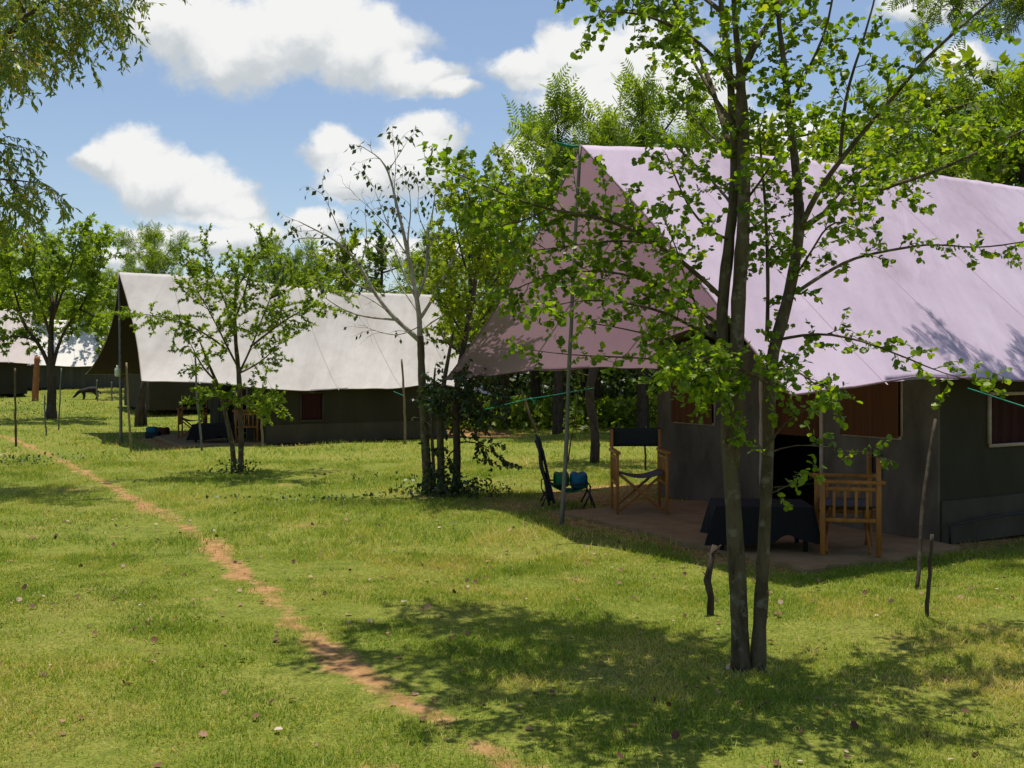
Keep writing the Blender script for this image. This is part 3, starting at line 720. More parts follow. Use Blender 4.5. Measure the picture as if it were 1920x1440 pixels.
# ---------------------------------------------------------------- director chairs
def make_chair(label):
    root = thing('camp_chair', (0, 0, 0), label, 'chair', 'wooden folding chairs outside the tents')
    w, d = .27, .22
    for sx in (-1, 1):
        m = MB(); x = sx * w
        m.box((x, -d, .315), (.03, .04, .63)); m.box((x, d, .435), (.03, .04, .87))
        m.box((x, -.005, .6455), (.055, .56, .03)); m.box((x, -.001, .585), (.022, .395, .035))
        m.box((x, 0, .31), (.022, .395, .035)); 
        for k in range(4): m.box((x, -.13 + k * .087, .4475), (.014, .022, .238))
        m.build('side_frame', M['wood'], root, local=True, bevel=.004)
    for yy in (-.17, .17):
        for s_ in (-1, 1):
            m = MB(); off = .013 * s_
            m.bar((s_ * -.235, yy + off, .02), (s_ * .235, yy + off, .41), .028, .02, (0, 1, 0)); m.build('leg', M['wood'], root, local=True, bevel=.003)
    m = MB(); xs = np.linspace(-.25, .25, 16); ys = np.linspace(-.2, .2, 8)
    m.sheet([[(x, y, .435 - .06 * (1 - (x / .25) ** 2)) for x in xs] for y in ys]); m.build('seat', M['canvas_grey'], root, True, True, solid=.006)
    m = MB(); zs = np.linspace(.675, .885, 6)
    m.sheet([[(x, d + .028 + .025 * (1 - (x / .29) ** 2) , z - .008 * (1 - (x / .29) ** 2) * (z > .8)) for x in np.linspace(-.29, .29, 16)] for z in zs])
    m.build('backrest', M['canvas_green'], root, True, True, solid=.008)
    return root
ch = make_chair('wooden folding chair facing the lawn at the left of the mauve tent porch')
ch.location = (1.375, 10.75, .055); ch.rotation_euler = (0, 0, math.radians(2)); ch.scale = (.98, 1, 1.0)
def place_chair(x, y, z, rz, label):
    c = copy_tree(ch); c.location = (x, y, z); c.rotation_euler = (0, 0, math.radians(rz)); c['label'] = label; return c
place_chair(2.84, 8.42, .055, -102, 'wooden folding chair seen side-on, right of the black table').scale = (.98, 1, .94)
place_chair(-7.08, 22.0, .055, 8, 'distant wooden folding chair at the left of the beige tent porch')
place_chair(-5.62, 21.0, .055, -75, 'distant wooden folding chair behind the young tree at the beige tent')

def make_table(label):
    root = thing('table', (0, 0, 0), label, 'table', 'black draped low tables at the tents')
    for sx in (-1, 1):
        for sy in (-1, 1):
            m = MB(); m.box((sx * .36, sy * .2, .21), (.035, .035, .42)); m.build('leg', M['metal_dark'], root, local=True)
    m = MB(); m.box((0, 0, .4325), (.8, .48, .025)); m.build('table_top', M['wood'], root, local=True)
    # cloth with falling folds
    m = MB(); n = 96; rg = np.random.default_rng(4); loop = []
    for k in range(n):
        t = k / n * 4; e = int(t); f = t - e
        c4 = [(-.42, -.26), (.42, -.26), (.42, .26), (-.42, .26), (-.42, -.26)]
        loop.append(np.array(c4[e]) * (1 - f) + np.array(c4[e + 1]) * f)
    loop = np.array(loop); ang = np.arange(n) / n * 2 * math.pi
    ringz = []
    for lv, z in enumerate(np.linspace(0, 1, 9)):
        fold = (.018 * np.sin(ang * 14 + 1) + .012 * np.sin(ang * 23)) * z
        corner = np.minimum(np.abs(loop[:, 0]) / .42, np.abs(loop[:, 1]) / .26) ** 6
        out = 1 + (.06 + .16 * corner) * z
        xy = loop * out[:, None] + unit(loop) * fold[:, None]
        hem = .37 + .02 * np.sin(ang * 3 + 1) - .07 * np.exp(-((ang - 1.15) / .18) ** 2)
        ringz.append(np.c_[xy, .452 - z * hem])
    rg_ = [np.r_[r, r[:1]] for r in ringz]; m.sheet(rg_)
    m.add(ringz[0], [tuple(range(n))]); m.build('tablecloth', M['black_cloth'], root, True, True)
    return root
tb = make_table('low table under a black cloth behind the foreground trunks'); tb.location = (2.15, 8.60, .055); tb.rotation_euler = (0, 0, math.radians(-6)); tb.scale = (.96, 1, .84)
t_ = copy_tree(tb); t_.location = (-6.2, 20.75, .055); t_.rotation_euler = (0, 0, math.radians(-4)); t_['label'] = 'distant black draped table on the beige tent porch'

# reclining camp chair beyond the slab, with two cushions
g = G(1062, 955); lc = thing('lounge_chair', g, 'dark folding camp chair with tall leaning back left of the mauve tent porch', 'chair')
Yc = g[1]
m = MB()
for dy in (0, .42):
    m.tube([P(1030, 948, Yc) + [0, dy, 0], P(1022, 900, Yc) + [0, dy, 0], P(1012, 850, Yc) + [0, dy, 0], P(1005, 814 + dy * 40, Yc) + [0, dy, 0]], .013, 6)
m.build('back_frame', M['metal_dark'], lc, True)
m = MB(); m.sheet([[P(1030 - 24 * t + (3 * math.sin(t * 9)), 940 - 118 * t, Yc) + [.02 * math.sin(yq * 7), yq, 0] for yq in np.linspace(.0, .42, 6)] for t in np.linspace(0, 1, 12)])
m.sheet([[P(1036 - 22 * t, 945 - 100 * t, Yc) + [.02, yq, 0] for yq in np.linspace(.02, .40, 6)] for t in np.linspace(0, 1, 8)]); m.build('backrest', M['navy'], lc, True, solid=.03)
m = MB(); m.sheet([[P(1036 + 66 * t, 912 + 12 * math.sin(math.pi * t), Yc) + [0, yq, 0] for yq in np.linspace(.02, .40, 5)] for t in np.linspace(0, 1, 8)]); m.build('seat', M['green_fab'], lc, True, solid=.012)
for dy in (0, .42):
    m = MB(); m.tube([P(1028, 908, Yc) + [0, dy, 0], P(1070, 909, Yc) + [0, dy, 0], P(1104, 907, Yc) + [0, dy, 0], P(1108, 914, Yc) + [0, dy, 0]], .011, 6); m.build('rail', M['metal_dark'], lc, True)
    m = MB(); m.tube([P(1107, 912, Yc) + [0, dy, 0], P(1105, 930, Yc) + [0, dy, 0], P(1094, 952, Yc) + [0, dy, 0]], .011, 6); m.build('leg', M['metal_dark'], lc, True)
    m = MB(); m.tube([P(1104, 920, Yc) + [0, dy, 0], P(1112, 940, Yc) + [0, dy, 0], P(1117, 960, Yc) + [0, dy, 0]], .010, 6); m.build('leg', M['metal_dark'], lc, True)
    m = MB(); m.tube([P(1030, 925, Yc) + [0, dy, 0], P(1022, 935, Yc) + [0, dy, 0], P(1016, 950, Yc) + [0, dy, 0]], .011, 6); m.build('leg', M['metal_dark'], lc, True)
m = MB(); m.tube([P(1020, 897, Yc), P(1015, 900, Yc), P(1015, 915, Yc), P(1023, 930, Yc)], .008, 6); m.build('handle', M['metal_dark'], lc, True)
def pillow(name, c, s, mat, label, lobes=2, seed=1):
    nu, nv = 20, 14; V = []
    for a in range(nv + 1):
        th = math.pi * a / nv
        for b in range(nu):
            ph = 2 * math.pi * b / nu; x, y, z = math.sin(th) * math.cos(ph), math.sin(th) * math.sin(ph), math.cos(th)
            sg = lambda v: math.copysign(abs(v) ** .5, v)
            dent = .18 * math.exp(-(x * 3.2) ** 2) * (z > 0) * z if lobes == 2 else 0
            V.append((sg(x) * s[0], sg(y) * s[1], (sg(z) - dent) * s[2] * (1 + .06 * math.sin(ph * 5 + seed))))
    Fs = [(a * nu + b, a * nu + (b + 1) % nu, (a + 1) * nu + (b + 1) % nu, (a + 1) * nu + b) for a in range(nv) for b in range(nu)]
    m = MB(); m.add(np.array(V) + c, Fs); return tag(m.build(name, mat, None, True), label, 'cushion', 'bright cushions on camp chairs')
pillow('cushion', P(1054, 902, Yc) + [0, .2, 0], (.09, .17, .085), M['green_fab'], 'green cushion on the dark camp chair nearest its back', 2)
pillow('cushion', P(1087, 905, Yc) + [0, .2, .01], (.10, .17, .095), M['blue_fab'], 'blue cushion on the dark camp chair right of the green one', 2, 3)
# belongings in the shade of tent 2
g = G(287, 822); pillow('bag', g + [0, 0, .08], (.17, .12, .10), M['navy'], 'dark blue bag lying on shaded ground under the beige fly', 1)['category'] = 'bag'
pillow('cushion', P(285, 806, 21.8), (.12, .10, .07), M['blue_fab'], 'teal cushion lying on the blue bag under the beige fly', 1)
g = G(306, 818); pillow('bag', g + [0, 0, .10], (.14, .12, .12), M['red_fab'], 'dark red bag on shaded ground left of the distant folding chair', 2)['category'] = 'bag'
for o in bpy.data.objects:
    if o.get('category') == 'bag' and 'group' in o: del o['group']
# loose cloth panel hanging by tent 2 porch
m = MB(); pts = []
for z in np.linspace(.12, 1.3, 8): pts.append([R2 + W * (2.6 + .9 * x) - U * (.28 + .03 * math.sin(x * 22)) + [0, 0, z] for x in np.linspace(0, 1, 20)])
m.sheet(pts); o = m.build('door_flap', M['tent_skirt'], t2, True, solid=.006)

# ---------------------------------------------------------------- far tents
A3 = np.array([-31.0, 46.0, 0]); 
def far_tent(A, g0, L, mat, label, wmat, he=1.0, hr=3.3, wn=2.9, il=5.5, off=1.2):
    Rc = A + U * off - W * 2.6
    return build_tent('safari_tent', label, A, L, [(0, hr), (L, hr - .1)], [(0, he), (L, he)], [(0, he), (L, he)], [(0, wn), (L, wn)], [(0, wn), (L, wn)], None, mat,
        Rc, 5.0, L - 1.6, [], None, [], wmat, wmat, wmat, M['curtain_red'], p_exp=1.1, conc=.2, g0=g0, skirt=.35, top_cap=1.6)
# white one: right part visible between the far left tree and the beige tent
Bw = P(235, 0, 49)[:2]; A3 = np.array([Bw[0] - U[0] * 8, Bw[1] - U[1] * 8, 0])
t3, _, _ = far_tent(A3, .66, 8, M['fly_white'], 'far tent with a white fly sheet behind the far left tree', M['grey_wall'])
Bp = P(62, 0, 43)[:2]; A4 = np.array([Bp[0] - U[0] * 8, Bp[1] - U[1] * 8, 0])
t4, _, _ = far_tent(A4, .52, 8, M['fly_pink'], 'far tent with a dusty pink fly sheet at the left edge', M['tent_wall_dark'], 1.25, 3.7)
A5 = np.array([-12.4, 33.5, 0])
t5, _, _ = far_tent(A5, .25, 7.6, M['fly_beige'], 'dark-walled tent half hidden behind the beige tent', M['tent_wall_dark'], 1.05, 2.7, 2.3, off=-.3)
# rust post and dark shed near the far left tree
g = G(66, 752); pole('post', gz(g), P(70, 668, g[1]), .13, M['rust'], 'thick rusty orange post left of the far left tree', 'post', seed=51)
g = G(97, 715)
sh = thing('hut', (g[0] - .6, 41.5, float(ground(g[0] - .6, 41.5))), 'small dark hut behind the rusty post and far left tree', 'hut')
c = np.array(sh.location); m = MB(); m.box(c + [0, 0, .55], (1.2, 1.0, 1.1)); m.build('wall', M['tent_wall_dark'], sh)
m = MB(); m.box(c + [0, 0, 1.14], (1.5, 1.3, .06)); m.build('roof', M['rust'], sh)
m = MB(); m.box(c + [-.1, -.51, .4], (.4, .03, .78)); m.build('door', M['curtain_red'], sh)

# ---------------------------------------------------------------- dog
g = G(168, 749)
dg = bpy.data.meshes.new('dog')
s = 1.0
J = [(.18, 0, .46, .12), (-.05, 0, .44, .11), (-.26, 0, .45, .125), (-.42, 0, .38, .075), (-.52, 0, .26, .06), (-.60, 0, .16, .05), (-.70, 0, .10, .03), (.30, 0, .44, .10), (.42, 0, .36, .03), (.48, 0, .22, .02)]
E = [(0, 1), (1, 2), (2, 3), (3, 4), (4, 5), (5, 6), (0, 7), (7, 8), (8, 9)]
vs = [(a, b, c) for a, b, c, _ in J]; rs = [r * 1.15 for *_, r in J]
for sy in (-1, 1):
    k = len(vs); vs += [(-.24, sy * .09, .30), (-.22, sy * .09, .15), (-.24, sy * .09, .03), (-.29, sy * .09, .015)]; rs += [.075, .045, .04, .035]; E += [(2, k), (k, k + 1), (k + 1, k + 2), (k + 2, k + 3)]
    k = len(vs); vs += [(.24, sy * .09, .30), (.34, sy * .09, .18), (.29, sy * .09, .03), (.24, sy * .09, .015)]; rs += [.085, .05, .04, .035]; E += [(7, k), (k, k + 1), (k + 1, k + 2), (k + 2, k + 3)]
    k = len(vs); vs += [(-.50, sy * .06, .36)]; rs += [.015]; E += [(4, k)]
dg.from_pydata([Vector(v) for v in vs], E, [])
do = bpy.data.objects.new('dog', dg); COL.objects.link(do)
md = do.modifiers.new('skin', 'SKIN')
if not dg.skin_vertices: print('no skin layer')
else:
    for v, r in zip(dg.skin_vertices[0].data, rs): v.radius = (r, r)
    dg.skin_vertices[0].data[0].use_root = True
md.use_smooth_shade = True
sb = do.modifiers.new('sub', 'SUBSURF'); sb.levels = 1; sb.render_levels = 1
dg.materials.append(M['fur']); do.location = (g[0], g[1], float(ground(g[0], g[1]))); do.rotation_euler = (0, 0, .25); do.scale = (.88, .88, .88)
tag(do, 'small black dog sniffing the grass beyond the beige tent', 'dog')

# ================================================================ trees
def LP(lst, Y0):
    """pixels with depth offsets -> world points"""
    return np.array([P(a[0], a[1], Y0 + (a[2] if len(a) > 2 else 0)) for a in lst])

# --- foreground multi-stemmed tree
base = G(1402, 1254); Y0 = base[1]
T = Tree('round_leaved_tree', base, 'slim multi-stemmed tree with small round leaves standing nearest in the foreground', seed=11)
tw = dict(spacing=.07, length=.36, start=.12, up=.15, tang=.7, droop=.05, n=4, taper=.35, sub=dict(spacing=.05, length=.16, start=.2, up=.1, tang=.7, droop=.05, n=3, end_extra=1))
def tkw(**k):
    d = dict(tw); d['sub'] = dict(tw['sub']); d.update(k); return d
T.limb(LP([(1389, 1262), (1388, 1200), (1385, 1120), (1381, 1030), (1377, 950), (1370, 860), (1366, 790), (1361, 710), (1353, 630), (1357, 530), (1366, 450), (1372, 380), (1376, 300, .05), (1370, 200, .1), (1362, 110, .15), (1350, 20, .2), (1340, -90, .25), (1320, -200, .3)], Y0), [.062, .048, .046, .045, .043, .040, .037, .033, .031, .032, .029, .026, .023, .02, .018, .015, .01, .006], k=10)
stA = T.limbs[-1]
stB = T.limb(LP([(1375, 880), (1380, 800, -.02), (1384, 700, -.04), (1386, 600, -.05), (1392, 490, -.06), (1396, 390, -.06), (1394, 290, -.05), (1390, 200, -.03), (1388, 140, 0)], Y0), [.03, .038, .038, .037, .036, .034, .032, .03, .027], k=10)
stC = T.limb(LP([(1421, 1258), (1423, 1180), (1428, 1100), (1433, 1020), (1434, 940), (1438, 850), (1442, 770), (1441, 700), (1456, 635), (1476, 570), (1490, 500), (1500, 435), (1498, 380)], Y0), [.047, .038, .034, .033, .032, .031, .031, .032, .031, .031, .029, .028, .026], k=10)
limbs = [
 # (points, r0, r1, spawn kw)
 ([(1388, 145), (1410, 90, .05), (1440, 50, .1), (1475, 0, .2), (1500, -80, .3), (1520, -180, .4)], .02, .006, {}),
 ([(1388, 145), (1380, 70, -.1), (1374, 0, -.2), (1372, -90, -.3), (1380, -190, -.3)], .02, .006, {}),
 ([(1388, 170), (1350, 120, -.2), (1300, 75, -.35), (1240, 35, -.5), (1180, 20, -.6), (1130, 22, -.65)], .012, .003, dict(spacing=.06)),
 ([(1372, 230), (1330, 170, .2), (1290, 100, .4), (1270, 30, .5), (1260, -60, .6)], .012, .004, {}),
 ([(1498, 400), (1494, 330, .02), (1484, 260, .05), (1474, 180, .08), (1466, 110, .1), (1458, 40, .15), (1450, -60, .2), (1440, -160, .3)], .026, .008, {}),
 ([(1478, 220), (1500, 150, -.2), (1540, 90, -.35), (1560, 20, -.5), (1570, -60, -.6)], .010, .004, {}),
 ([(1503, 430), (1545, 398, .1), (1600, 372, .2), (1680, 347, .3), (1760, 322, .4), (1830, 290, .5), (1900, 255, .6), (1990, 220, .7)], .018, .004, dict(spacing=.06, length=.4, up=.3)),
 ([(1496, 440), (1525, 370, -.1), (1560, 320, -.2), (1600, 270, -.25), (1640, 220, -.3), (1690, 160, -.35), (1735, 108, -.4), (1790, 55, -.45), (1850, 10, -.5), (1920, -50, -.6)], .016, .005, dict(length=.3, start=.3)),
 ([(1575, 305, -.2), (1578, 230, -.2), (1590, 150, -.25), (1612, 90, -.3), (1632, 30, -.3), (1650, -50, -.3)], .010, .004, dict(spacing=.11)),
 ([(1494, 548), (1530, 522, .1), (1600, 482, .2), (1680, 464, .3), (1745, 454, .35), (1830, 465, .4), (1920, 452, .45), (1990, 440, .5)], .011, .003, dict(length=.2, spacing=.09, start=.15)),
 ([(1455, 638), (1500, 628, -.1), (1545, 622, -.2), (1600, 634, -.3), (1660, 652, -.4), (1720, 680, -.45), (1775, 705, -.5), (1835, 716, -.55)], .009, .002, dict(length=.17, spacing=.075, start=.1)),
 ([(1355, 560), (1300, 505, -.05), (1236, 457, -.1), (1167, 420, -.15), (1100, 402, -.2), (1030, 396, -.25), (960, 370, -.3), (900, 345, -.35), (850, 322, -.4)], .013, .003, dict(length=.36, spacing=.038, start=.15, up=.25)),
 ([(1352, 610), (1290, 570, .1), (1230, 530, .2), (1170, 512, .3), (1090, 505, .4), (1010, 520, .5), (960, 545, .55)], .012, .003, dict(length=.40, spacing=.036, up=.2)),
  ([(1236, 457, -.1), (1160, 450, .1), (1080, 460, .3), (1000, 470, .4)], .008, .003, dict(length=.28, spacing=.06)),
 ([(1020, 396, -.25), (970, 420, 0), (910, 430, .2)], .006, .002, dict(length=.34, spacing=.04)),
 ([(1354, 640), (1300, 613, -.2), (1240, 585, -.35), (1180, 572, -.5), (1110, 560, -.6), (1040, 572, -.7)], .011, .003, dict(length=.28, spacing=.06)),
 ([(1356, 655), (1320, 600, .3), (1290, 540, .5), (1270, 470, .7), (1240, 400, .9)], .010, .003, dict(length=.22)),
 ([(1362, 700), (1310, 668, .1), (1250, 640, .2), (1190, 622, .3), (1120, 608, .35)], .010, .003, dict(length=.16, spacing=.1)),
 ([(1364, 730), (1310, 690, .0), (1240, 672, .0), (1160, 668, .05), (1060, 664, .1), (985, 655, .15)], .009, .002, dict(length=.14, spacing=.09)),
 ([(1440, 720), (1410, 700, -.25), (1370, 690, -.5), (1330, 690, -.7), (1290, 695, -.8), (1250, 690, -.9)], .010, .003, dict(length=.26, spacing=.035, start=.2)),
 ([(1441, 710), (1460, 690, -.3), (1480, 690, -.5), (1510, 700, -.6), (1545, 735, -.7)], .009, .003, dict(length=.22, spacing=.045)),
 ([(1372, 760), (1350, 720, -.3), (1300, 705, -.5), (1260, 720, -.6)], .008, .003, dict(length=.22, spacing=.04)),
 ([(1442, 835), (1465, 790, -.1), (1500, 768, -.15), (1545, 752, -.2)], .006, .002, dict(length=.13, spacing=.08)),
 ([(1440, 850), (1475, 830, -.05), (1530, 832, -.1), (1590, 845, -.15), (1645, 858, -.2)], .005, .0015, dict(length=.09, spacing=.08, start=.3)),
 ([(1438, 930), (1460, 905, -.05), (1490, 905, -.1), (1518, 898, -.15)], .004, .0015, dict(length=.09, spacing=.07)),
 ([(1437, 860), (1420, 820, -.15), (1400, 800, -.2)], .005, .002, dict(length=.12, spacing=.08)),
 ([(1438, 640, .1), (1440, 560, .1), (1437, 480, .12), (1436, 400, .14), (1428, 320, .16), (1424, 250, .18)], .012, .006, dict(length=.2, spacing=.14)),
 ([(1366, 450), (1330, 430, -.3), (1300, 400, -.5), (1265, 330, -.7), (1250, 290, -.8)], .008, .003, dict(length=.16, spacing=.08, start=.3)),
 ([(1396, 380), (1430, 330, -.3), (1450, 290, -.5), (1480, 260, -.7)], .008, .003, dict(length=.22)),
 ([(1394, 300), (1350, 270, .2), (1310, 230, .4), (1280, 200, .6)], .008, .003, dict(length=.22)),
 ([(1490, 500), (1460, 460, .3), (1440, 430, .5)], .007, .003, dict(length=.2)),
 ([(1490, 520), (1530, 460, -.3), (1560, 410, -.5), (1600, 420, -.7)], .007, .003, dict(length=.2)),
 ([(1480, 260), (1520, 250, .4), (1570, 240, .7), (1640, 260, 1.0)], .009, .003, dict(length=.26)),
 ([(1545, 398), (1600, 330, .5), (1660, 290, .8), (1740, 270, 1.0), (1820, 240, 1.2)], .010, .003, dict(length=.34, spacing=.06)),
 ([(1640, 220, -.3), (1700, 230, 0), (1760, 210, .2), (1830, 190, .4)], .008, .003, dict(length=.3, spacing=.07)),
 ([(1376, 300, .05), (1330, 150, .5), (1250, -30, .9), (1100, -110, 1.5), (950, -150, 1.8), (780, -150, 1.9)], .018, .005, dict(length=.62, start=.35, spacing=.028)),
 ([(1340, -90, .25), (1180, -150, .6), (1000, -160, 1.0), (850, -150, 1.1), (700, -140, 1.2)], .016, .005, dict(length=.62, spacing=.028)),
 ([(1350, 20, .2), (1240, -70, 1.0), (1080, -150, 1.9), (860, -190, 2.3)], .014, .005, dict(length=.62, start=.3, spacing=.028)),
 ([(1450, -60, .2), (1400, -140, .8), (1300, -160, 1.3), (1150, -190, 1.7)], .012, .004, dict(length=.55, spacing=.03)),
 ([(1340, -90, .25), (1200, -160, 0), (1050, -180, .3), (860, -190, .5)], .014, .004, dict(length=.55, spacing=.035)),
 ([(1380, -190, -.3), (1300, -240, -.3), (1200, -260, -.3), (1080, -240, -.2)], .012, .004, dict(length=.4)),
 ([(1370, 380), (1330, 330, .8), (1240, 250, 1.3)], .01, .003, dict(length=.25, spacing=.12)),
]
for pts, r0, r1, kw in limbs:
    ln = T.limb(LP(pts, Y0), (r0, r1), wob=.01, k=6); T.twig(ln, r=.0025, **tkw(**kw))
for stm, st0 in ((stA, .6), (stB, .45), (stC, .62)):
    T.twig(stm, r=.0025, **tkw(start=st0, length=.18, spacing=.11))
T.finish(M['bark'], M['leaf_near'], .0130, (.018, .043), T_ROUND, droop=.15, flat=.62)
print('near leaves', T.n)

# --- young feathery tree before tent 2
base = G(444, 888); Y0 = base[1]
T = Tree('young_tree', base, 'young twin-stemmed tree with feathery leaves in front of the beige tent', seed=21)
T.limb(LP([(438, 890), (438, 860), (434, 825), (425, 790), (418, 760), (405, 715), (385, 670), (375, 640)], Y0), [.045, .04, .038, .034, .03, .026, .018, .012])
T.limb(LP([(451, 888), (452, 850), (452, 800), (450, 740), (447, 690), (442, 640), (440, 580), (444, 520), (450, 470)], Y0), [.05, .044, .042, .04, .036, .03, .024, .016, .01])
kw = dict(spacing=.065, length=.5, start=.2, up=.25, tang=.8, droop=.06, n=4, taper=.3, r=.004, sub=dict(spacing=.13, length=.25, start=.2, up=.2, tang=.7, droop=.08, n=3, end_extra=1))
for pts, d in (([(448, 700), (470, 655), (490, 600, .2), (510, 550, .3), (540, 510, .4)], 0), ([(447, 690), (420, 640, -.3), (395, 590, -.5), (370, 545, -.6)], 0), ([(425, 655, -.3), (380, 620, -.4), (330, 600, -.5), (285, 590, -.6), (252, 588, -.7)], 1),
               ([(442, 620), (420, 560, .3), (400, 510, .5), (380, 480, .6)], 0), ([(470, 650), (520, 610, -.3), (560, 585, -.5), (600, 570, -.6)], 0), ([(505, 560, .3), (550, 540, .5), (590, 520, .6), (615, 540, .7)], 0),
               ([(444, 540), (470, 500, -.2), (490, 470, -.3)], 0), ([(440, 600), (460, 550, -.5), (470, 500, -.7)], 0), ([(405, 715), (380, 690, -.3), (365, 660, -.5), (355, 640, -.6)], 2), ([(450, 760), (480, 745, -.3), (500, 745, -.5), (520, 755, -.6)], 2),
               ([(450, 770), (430, 750, -.5), (405, 745, -.8), (385, 750, -1)], 2), ([(450, 750), (465, 760, .4), (490, 765, .5)], 2), ([(447, 700), (490, 680, .4), (530, 640, .6)], 2)):
    ln = T.limb(LP(pts, Y0), (.018, .005), k=6, step=.12); T.twig(ln, **{**kw, 'length': (.66, .40, .44)[d]})
T.finish(M['bark'], M['leaf_far'], .0095, (.035, .075), T_TUFT, droop=.15, flat=.55)
print('young', T.n)

# --- pale half bare tree
base = G(806, 925); Y0 = base[1]
T = Tree('bare_pale_tree', base, 'pale-barked tree with mostly bare limbs between the two large tents', seed=31)
T.limb(LP([(802, 928), (800, 860), (796, 790), (793, 720), (790, 660), (788, 630)], Y0), [.07, .058, .052, .05, .047, .043], k=10)
T.limb(LP([(814, 926), (812, 860), (808, 800), (812, 740), (816, 690)], Y0), [.028, .022, .02, .018, .012])
T.limb(LP([(828, 926), (826, 850), (824, 780), (830, 720), (842, 660), (850, 620)], Y0), [.05, .045, .04, .03, .02, .012])
T.wood.build('trunk', M['bark'], T.root, True); T.wood = MB()
L1 = [([(788, 640), (760, 615), (728, 585), (700, 545), (675, 500), (650, 465), (620, 445), (590, 430), (560, 415)], .04, .008, 1), ([(745, 600), (705, 597), (665, 590), (635, 575), (605, 555)], .02, .006, 2), ([(788, 640), (786, 590), (778, 540), (765, 480), (755, 430), (742, 380), (728, 320), (712, 290), (690, 282)], .045, .006, 1),
      ([(782, 560), (800, 520), (802, 470), (800, 440), (812, 400), (815, 370)], .028, .007, 1), ([(786, 600), (812, 560), (838, 510), (855, 470), (872, 442)], .03, .009, 0), ([(770, 500), (762, 450), (772, 400), (768, 360)], .018, .005, 1), ([(700, 545), (668, 540), (640, 505), (628, 470)], .02, .006, 1),
      ([(780, 560), (765, 530), (745, 480), (735, 455)], .018, .006, 0), ([(742, 390), (735, 350), (745, 310), (738, 275)], .010, .003, 1), ([(620, 445), (590, 450), (560, 440), (538, 460), (535, 490)], .010, .003, 1), ([(650, 465), (630, 420), (618, 385), (605, 365)], .010, .003, 1), ([(800, 440), (780, 400), (785, 360)], .008, .003, 1), ([(742, 440), (700, 395), (665, 365)], .008, .003, 0),
      ([(790, 610), (750, 630, -.3), (715, 625, -.5), (690, 615, -.6)], .010, .003, 2), ([(855, 470), (885, 440), (900, 400)], .008, .003, 0), ([(728, 320), (750, 290), (765, 262)], .008, .003, 1), ([(765, 480), (730, 430), (715, 385), (700, 350)], .012, .003, 1), ([(675, 500), (690, 450), (685, 405)], .010, .003, 1), ([(802, 470), (830, 420), (838, 380)], .010, .003, 1), ([(790, 620), (815, 600, .2), (850, 585, .3), (880, 560, .3)], .014, .004, 0), ([(728, 585), (700, 560, -.2), (670, 550, -.3)], .010, .003, 0), ([(786, 590), (740, 520, .3), (720, 470, .4)], .012, .003, 0)]
for pts, r0, r1, lf in L1:
    ln = T.limb(LP(pts, Y0), (r0 * .8, r1 * .8), k=7, step=.1)
    m0 = len(T.tw); T.twig(ln, spacing=.15, length=.42, start=.3, up=.2, tang=.9, droop=.05, n=4, taper=.3, r=.004, sub=dict(spacing=.22, length=.2, start=.3, up=.0, tang=.7, droop=.15, n=3, end_extra=1))
    if lf == 0: del T.tw[m0:]
    elif lf == 2: T.tw = T.tw[:m0] + T.tw[m0::3]
for ln in (T.limbs[1], T.limbs[2]): T.twig(ln, spacing=.09, length=.35, start=.45, up=.3, tang=.7, droop=.1, n=4, r=.004)
T.wood.build('limbs', M['bark_pale'], T.root, True); T.wood = None
T.finish(M['bark_pale'], M['leaf_dark'], .085, (.055, .10), T_DIA, droop=.9, spread=.4, flat=.1)

# --- bushy green tree beside it
base = G(857, 932); Y0 = base[1] + .25; base = np.array([base[0], Y0, 0])
T = Tree('bushy_tree', base, 'bushy green tree with dark lower leaves leaning beside the pale bare tree', seed=41)
T.limb(LP([(853, 936), (857, 880), (856, 820), (854, 760), (862, 690), (872, 630), (885, 570), (896, 500), (905, 430), (912, 370)], Y0), [.06, .05, .046, .042, .04, .036, .03, .024, .018, .01], k=9)
kwU = dict(spacing=.045, length=.5, start=.2, up=.25, tang=.7, droop=.08, n=4, taper=.3, r=.004, sub=dict(spacing=.12, length=.22, start=.2, up=.1, tang=.7, droop=.08, n=3, end_extra=1))
for pts in ([(890, 540), (870, 500, -.3), (855, 440, -.4), (848, 380, -.5)], [(898, 480), (930, 430, .2), (955, 390, .4), (985, 350, .5)], [(880, 590), (850, 560, .3), (845, 520, .5), (835, 480, .6)], [(885, 570), (920, 540, .3), (945, 500, .5), (960, 450, .6)],
            [(905, 430), (880, 380, .3), (870, 330, .4)], [(908, 400), (935, 350, -.2), (945, 320, -.3)], [(875, 620), (910, 600, .2), (925, 570, .3)], [(872, 630), (850, 600, -.3), (835, 570, -.4)], [(890, 520), (915, 480, -.4), (930, 440, -.5)], [(866, 660), (840, 650, .5), (825, 620, .7)]):
    ln = T.limb(LP(pts, Y0), (.018, .005), k=6, step=.12); T.twig(ln, **kwU)
T.wood.build('trunk', M['bark_dark'], T.root, True)
pos, dr, tid = leaves_on(T.tw, T.rng, .016, .15, .3, .7); leaf_object('crown', pos, dr, T.rng.uniform(.05, .09, len(pos)), T_TUFT, M['leaf_yel'], T.root, .35, np.clip(T.rng.random(len(T.tw))[tid] * .6 + .4 * T.rng.random(len(pos)), 0, 1), T.rng)
T.tw = []; T.wood = MB()
